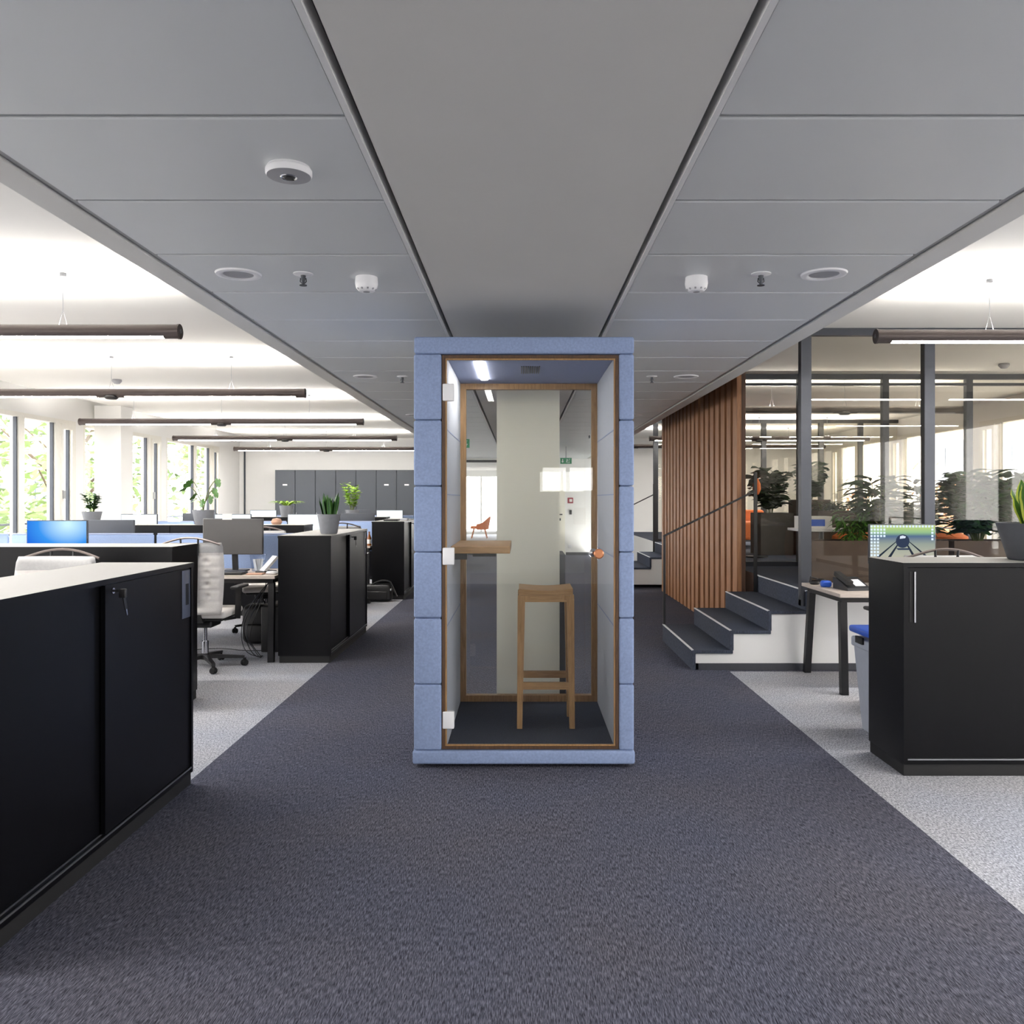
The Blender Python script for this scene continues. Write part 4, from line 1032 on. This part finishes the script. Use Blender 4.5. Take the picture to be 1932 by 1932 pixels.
b = MB().rbox(-.055, .055, -.05, .05, 0, .15, .01); thing('desk_fan', b, 'white_plastic', (-3.30, 14.6, HC), 'small white box beside the tall yellow-green plant', 'box')

# ------------------------------------------------------------ inside the raised room
def planter(x0, x1, y0, y1, z1, label, m='planter_brown'):
    t = tag(empty('planter_box', ((x0+x1)/2, (y0+y1)/2, PZT)), label, 'planter')
    w = (x1-x0)/2; d = (y1-y0)/2; h = z1-PZT; b = MB()
    b.box(-w, w, -d, -d+.02, 0, h); b.box(-w, w, d-.02, d, 0, h); b.box(-w, -w+.02, -d+.02, d-.02, 0, h); b.box(w-.02, w, -d+.02, d-.02, 0, h); b.box(-w+.02, w-.02, -d+.02, d-.02, 0, .02)
    b.build('box', m, t); b = MB(); b.box(-w+.02, w-.02, -d+.02, d-.02, h-.06, h-.04); b.build('soil', 'soil', t); return t
planter(2.55, 3.75, 7.25, 7.60, 1.03, 'long brown planter box behind the front glass, nearer the stairs')
planter(3.80, 5.00, 7.25, 7.60, 1.03, 'long brown planter box behind the front glass, farther right')
planter(5.05, 6.25, 7.25, 7.60, 1.03, 'long brown planter box behind the front glass by the right windows')
planter(3.22, 3.66, 11.1, 11.6, 1.21, 'tall grey planter with a broad-leaved plant, seen past the stairs', 'planter_grey')
planter(3.72, 4.12, 11.0, 11.5, 1.39, 'tallest dark planter beside the grey one, seen past the stairs', 'planter_brown')
planter(3.50, 4.75, 9.75, 10.1, 1.26, 'long dark planter trough in the middle of the raised room', 'planter_brown')
def rplant(x, y, z, n, R, H, ll, lw, label, seed, m='leaf_dull', droop=.4, dens=7, up=.5):
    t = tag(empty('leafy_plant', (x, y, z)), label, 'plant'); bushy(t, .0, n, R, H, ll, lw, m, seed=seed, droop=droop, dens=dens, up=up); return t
rplant(4.10, 7.42, 1.00, 34, .33, .62, .22, .085, 'big bushy plant behind the front glass, right of the railway monitor', 21, 'leaf_dark', .6, 9)
rplant(4.48, 7.42, 1.00, 16, .18, .36, .20, .08, 'low leafy plant beside the big bushy one behind the glass', 22, 'leaf_dark', .6)
rplant(4.75, 7.42, 1.00, 14, .22, .62, .20, .08, 'tall thin plant near the right picture edge behind the glass', 23, 'leaf_mid', .5)
rplant(3.00, 7.42, 1.00, 14, .18, .30, .16, .02, 'grassy low plant in the planter by the partition post', 24, 'leaf_mid', .9)
rplant(3.18, 7.42, 1.00, 8, .20, .62, .26, .06, 'slender palm-like plant behind the glass near the stairs', 25, 'leaf_dull', .7, 8)
rplant(3.62, 7.42, 1.00, 7, .14, .55, .22, .06, 'thin palm-like plant behind the railway monitor', 26, 'leaf_dull', .6, 8)
rplant(5.5, 7.42, 1.00, 12, .25, .55, .16, .04, 'leafy plant in the planter by the right windows', 27, 'leaf_dark', .6)
rplant(3.42, 11.35, 1.17, 12, .20, .62, .24, .16, 'broad-leaved dark plant growing from the grey planter', 28, 'leaf_dull', .5, 6)
rplant(3.92, 11.25, 1.35, 12, .20, .50, .18, .13, 'round-leaved plant growing from the tallest dark planter', 29, 'leaf_dark', .5, 6)
for k in range(6): rplant(3.62+.20*k, 9.92, 1.22, 9, .14, .14, .10, .03, '%s low plant from the left in the long dark trough' % ['first', 'second', 'third', 'fourth', 'fifth', 'sixth'][k], 40+k, 'leaf_dull', .6, 5)
def armchair(x, y, z, r, label):
    t = tag(empty('lounge_chair', (x, y, z), r), label, 'armchair')
    b = MB().rbox(-.27, .27, -.27, .25, .34, .44, .04); b.build('seat', 'orange_fabric', t)
    b = MB(); vs = []; fs = []
    # wrapping shell: low arms rising into the back
    N_ = 18
    for i in range(N_+1):
        a = -PI*.08+PI*1.16*i/N_; c, s = math.cos(a), math.sin(a)
        back = max(0, s)**1.5; zt = .50+.28*back; rr = .31
        for (q, zz) in ((rr, .32), (rr+.03+.05*back, zt), (rr-.01+.05*back, zt+.012), (rr-.04, .34)):
            vs.append((q*c, q*s*.95, zz))
    for i in range(N_):
        for j in range(4): A = i*4+j; Bq = i*4+(j+1) % 4; fs.append((A, Bq, Bq+4, A+4))
    fs += [(0, 1, 2, 3), tuple(N_*4+k for k in (3, 2, 1, 0))]
    b.add(vs, fs, 0, True); b.build('backrest', 'orange_fabric', t)
    for sx in (-1, 1):
        for sy in (-1, 1):
            b = MB(); b.tube([(sx*.19, sy*.17, .34), (sx*.26, sy*.25, 0)], [.016, .010], n=8); b.build('leg', 'orange_wood', t)
    return t
    return t
armchair(-1.49, 29.6, 0, -PI/2, 'orange armchair with four slim legs in the bright lounge beyond the corridor door').scale = (1.12, 1.12, 1.0)
def pouf(x, y, label):
    t = tag(empty('pouf', (x, y, PZT)), label, 'stool')
    b = MB(); b.lathe([(0, .03), (.19, .03), (.225, .06), (.23, .22), (.21, .37), (.15, .405), (0, .41)], n=28); b.build('cushion', 'orange_fabric', t)
    b = MB(); b.lathe([(.15, 0), (.15, .03)], n=20); b.build('base_ring', 'black_metal', t)
pouf(3.44, 8.55, 'round orange pouf behind the front planter, left of the railway monitor')
pouf(4.36, 8.5, 'round orange pouf behind the front planter, right of the railway monitor')
t = tag(empty('sofa', (3.35, 13.1, PZT)), 'orange sofa at the back of the raised room beside the slat wall', 'sofa')
MB().rbox(-.6, .6, -.35, .3, .12, .40, .05).build('seat', 'orange_fabric', t); MB().rbox(-.6, .6, .3, .48, .12, .58, .05).build('backrest', 'orange_fabric', t)
b = MB()
for sx in (-1, 1):
    for sy in (-1, 1): b.lathe([(.02, 0), (.02, .12)], (sx*.5, sy*.25, 0), n=10)
b.build('leg', 'black_metal', t)
t = tag(empty('floor_lamp', (3.05, 10.7, PZT)), 'floor lamp with an orange leaf-shaped shade at the top of the stairs', 'floor lamp')
b = MB(); b.lathe([(0, 0), (.14, 0), (.14, .015), (0, .018)], n=24); b.build('base', 'black_metal', t)
b = MB(); b.tube([(0, 0, .015), (0, 0, .81)], .01, n=8); b.build('pole', 'black_metal', t)
b = MB(); b.lathe([(0, .80), (.03, .82), (.052, .88), (.048, .95), (.022, 1.01), (0, 1.035)], n=20); b.build('lamp_shade', 'orange_fabric', t)
for x, y, lab, bx in ((2.94, 8.1, 'white high table beside the partition post inside the raised room', 1), (4.15, 9.05, 'white high table behind the bushy plants in the raised room', 0)):
    t = tag(empty('high_table', (x, y, PZT)), lab, 'table')
    b = MB().rbox(-.26, .26, -.22, .22, .44, .465, .004); b.build('tabletop', 'white_plastic', t)
    b = MB(); b.lathe([(0, 0), (.18, 0), (.18, .012), (.025, .02), (.025, .44)], n=20); b.build('pedestal', 'black_metal', t)
t = tag(empty('storage_box', (2.86, 8.1, PZT+.465)), 'white box with a blue printed side on the high table by the post', 'box')
b = MB().box(-.15, .15, -.10, .10, 0, .12); b.build('box_body', 'white_paper', t)
b = MB().box(-.12, .08, -.103, -.10, .025, .09); b.build('blue_print', 'blue_plastic', t)
b = MB().rbox(-.16, .16, -.10, .10, 0, .18, .02)

# ------------------------------------------------------------ outside
b = MB(); b.box(-120, XL-.6, -60, 120, -3.2, -3.0); b.box(XR+.6, 120, -60, 120, -3.2, -3.0); b.box(XL-.6, XR+.6, 34.5, 120, -3.2, -3.0)
tag(b.build('ground', 'grey_paving'), kind='structure')
def tree(x, y, z0, h, r, m, label, seed, n=900):
    rn = random.Random(seed); t = tag(empty('tree', (x, y, z0)), label, 'tree')
    s = MB(); s.tube([(0, 0, 0), (.1, 0, h*.35), (0, .1, h*.7)], [.16, .11, .05], n=8)
    for k in range(7):
        a = k*2.4; s.tube([(0, 0, h*(.3+.07*k)), (r*.6*math.cos(a), r*.6*math.sin(a), h*(.5+.07*k))], [.06, .02], n=6)
    s.build('trunk', 'bark', t); b = MB()
    blobs = [(rn.uniform(-r, r)*.7, rn.uniform(-r, r)*.7, h*rn.uniform(.35, .95), r*rn.uniform(.35, .6)) for _ in range(14)]
    for k in range(n):
        cx, cy, cz, br = rn.choice(blobs); u = Vector((rn.gauss(0, 1), rn.gauss(0, 1), rn.gauss(0, 1))).normalized()*br*rn.uniform(.6, 1)
        d = Vector((rn.gauss(0, 1), rn.gauss(0, 1), rn.gauss(0, .5))).normalized()
        b.leaf((cx+u.x, cy+u.y, cz+u.z), d, .36*rn.uniform(.6, 1.3), .20, .2, 2, 0, .2, rn.uniform(-1, 1))
    b.build('foliage', m, t)
for i, (x, y, h, r, m) in enumerate([(-13, 15.5, 7.5, 2.6, 'tree_green'), (-12, 22, 8, 2.8, 'tree_pale'), (-15, 28, 9, 3.2, 'tree_green'), (-11.5, 34, 8, 2.8, 'tree_pale'), (-14, 42, 9, 3.2, 'tree_green')]):
    tree(x, y, -3, h, r, m, '%s green tree outside the left windows, counted from the picture edge' % nms[i], 100+i)
for i, (x, y, h) in enumerate([(13, 22, 4.6), (16, 30, 5.0), (14, 38, 5.2)]):
    tree(x, y, -3, h, 2.4, 'tree_autumn', ['nearest', 'middle', 'farthest'][i]+' russet autumn tree outside the right windows', 200+i, 700)
def building(x0, x1, y0, y1, z1, face, m, label, roof=False):
    t = tag(empty('building', ((x0+x1)/2, (y0+y1)/2, -3)), label, 'building'); w = (x1-x0)/2; d = (y1-y0)/2; h = z1+3
    MB().box(-w, w, -d, d, 0, h).build('walls', m, t)
    if roof: b = MB(); b.prism([(-w-.3, h+.01), (w+.3, h+.01), (0, h+1.6)], -d-.3, d+.3, axis='y'); b.build('roof', 'roof_red', t)
    nz_ = int(h//3)
    for k in range(max(1, nz_)):
        for j in range(int(2*d//3)):
            y = -d+1.2+j*3; xx = face*w
            a, c = sorted((xx, xx+face*.06)); MB().box(a, c, y, y+1.4, 1+3*k, 2.5+3*k).build('window', 'facade_window', t)
building(-34, -26, 22, 46, 3.4, 1, 'facade_pale', 'pale house behind the trees outside the left windows', True)
building(28, 38, 20, 38, 3.2, -1, 'facade_pale', 'pale low building outside the right windows')
building(34, 44, 44, 70, 6.0, -1, 'facade_blue', 'blue-grey taller building outside the right windows')
for sgn, X, lab in ((-1, XL-1.2, 'thin balcony railing outside the left windows'), (1, XR+1.2, 'thin balcony railing outside the right windows')):
    t = tag(empty('balcony_railing', (X, 8, -.2)), lab, 'railing')
    for z in (.9, 1.05, 1.2): MB().box(-.015, .015, -12, 12, z, z+.03).build('rail', 'frame_dark', t)
    for k in range(9): MB().box(-.02, .02, -12+3*k-.02, -12+3*k+.02, 0, 1.2).build('post', 'frame_dark', t)
    b = MB(); xa, xb = sorted((X-sgn*.9, X+sgn*.2)); b.box(xa, xb, -4, 20, -.4, -.2); tag(b.build('balcony_slab', 'facade_pale'), kind='structure')

# ------------------------------------------------------------ light
w = bpy.data.worlds.new('overcast_sky'); sc.world = w; w.use_nodes = True
nt = w.node_tree; bg = nt.nodes['Background']
tc = nt.nodes.new('ShaderNodeTexCoord'); sp = nt.nodes.new('ShaderNodeSeparateXYZ'); cr = nt.nodes.new('ShaderNodeValToRGB')
nt.links.new(tc.outputs['Generated'], sp.inputs[0]); nt.links.new(sp.outputs['Z'], cr.inputs[0])
cr.color_ramp.elements[0].position = 0; cr.color_ramp.elements[0].color = (1, .985, .965, 1)
cr.color_ramp.elements[1].position = .7; cr.color_ramp.elements[1].color = (.90, .92, .97, 1)
nt.links.new(cr.outputs[0], bg.inputs[0]); bg.inputs[1].default_value = WORLD
def portal(loc, rot, sx, sy):
    l = bpy.data.lights.new('window_portal', 'AREA'); l.shape = 'RECTANGLE'; l.size = sx; l.size_y = sy; l.cycles.is_portal = True
    o = bpy.data.objects.new('window_portal', l); COL.objects.link(o); o.location = loc; o.rotation_euler = rot
portal((XL-.02, 7, 1.53), (0, -PI/2, 0), 2.1, 24.4)
portal((XR+.02, 7, 1.53), (0, PI/2, 0), 2.1, 24.4)
portal((0, YB-.1, 1.5), (PI/2, 0, PI), 13, 2.0)
portal((-1.7, 33.0, 1.2), (PI/2, 0, 0), 9, 2.3)
sc.view_settings.view_transform = 'Standard'; sc.view_settings.look = 'None'
sc.view_settings.gamma = 1; sc.view_settings.use_curve_mapping = False
sc.view_settings.exposure = EXPO
sc.cycles.use_denoising = True
sc.cycles.max_bounces = 10; sc.cycles.diffuse_bounces = 6; sc.cycles.glossy_bounces = 5; sc.cycles.transparent_max_bounces = 24; sc.cycles.transmission_bounces = 6
sc.cycles.sample_clamp_indirect = 6
sc.cycles.caustics_reflective = False; sc.cycles.caustics_refractive = False
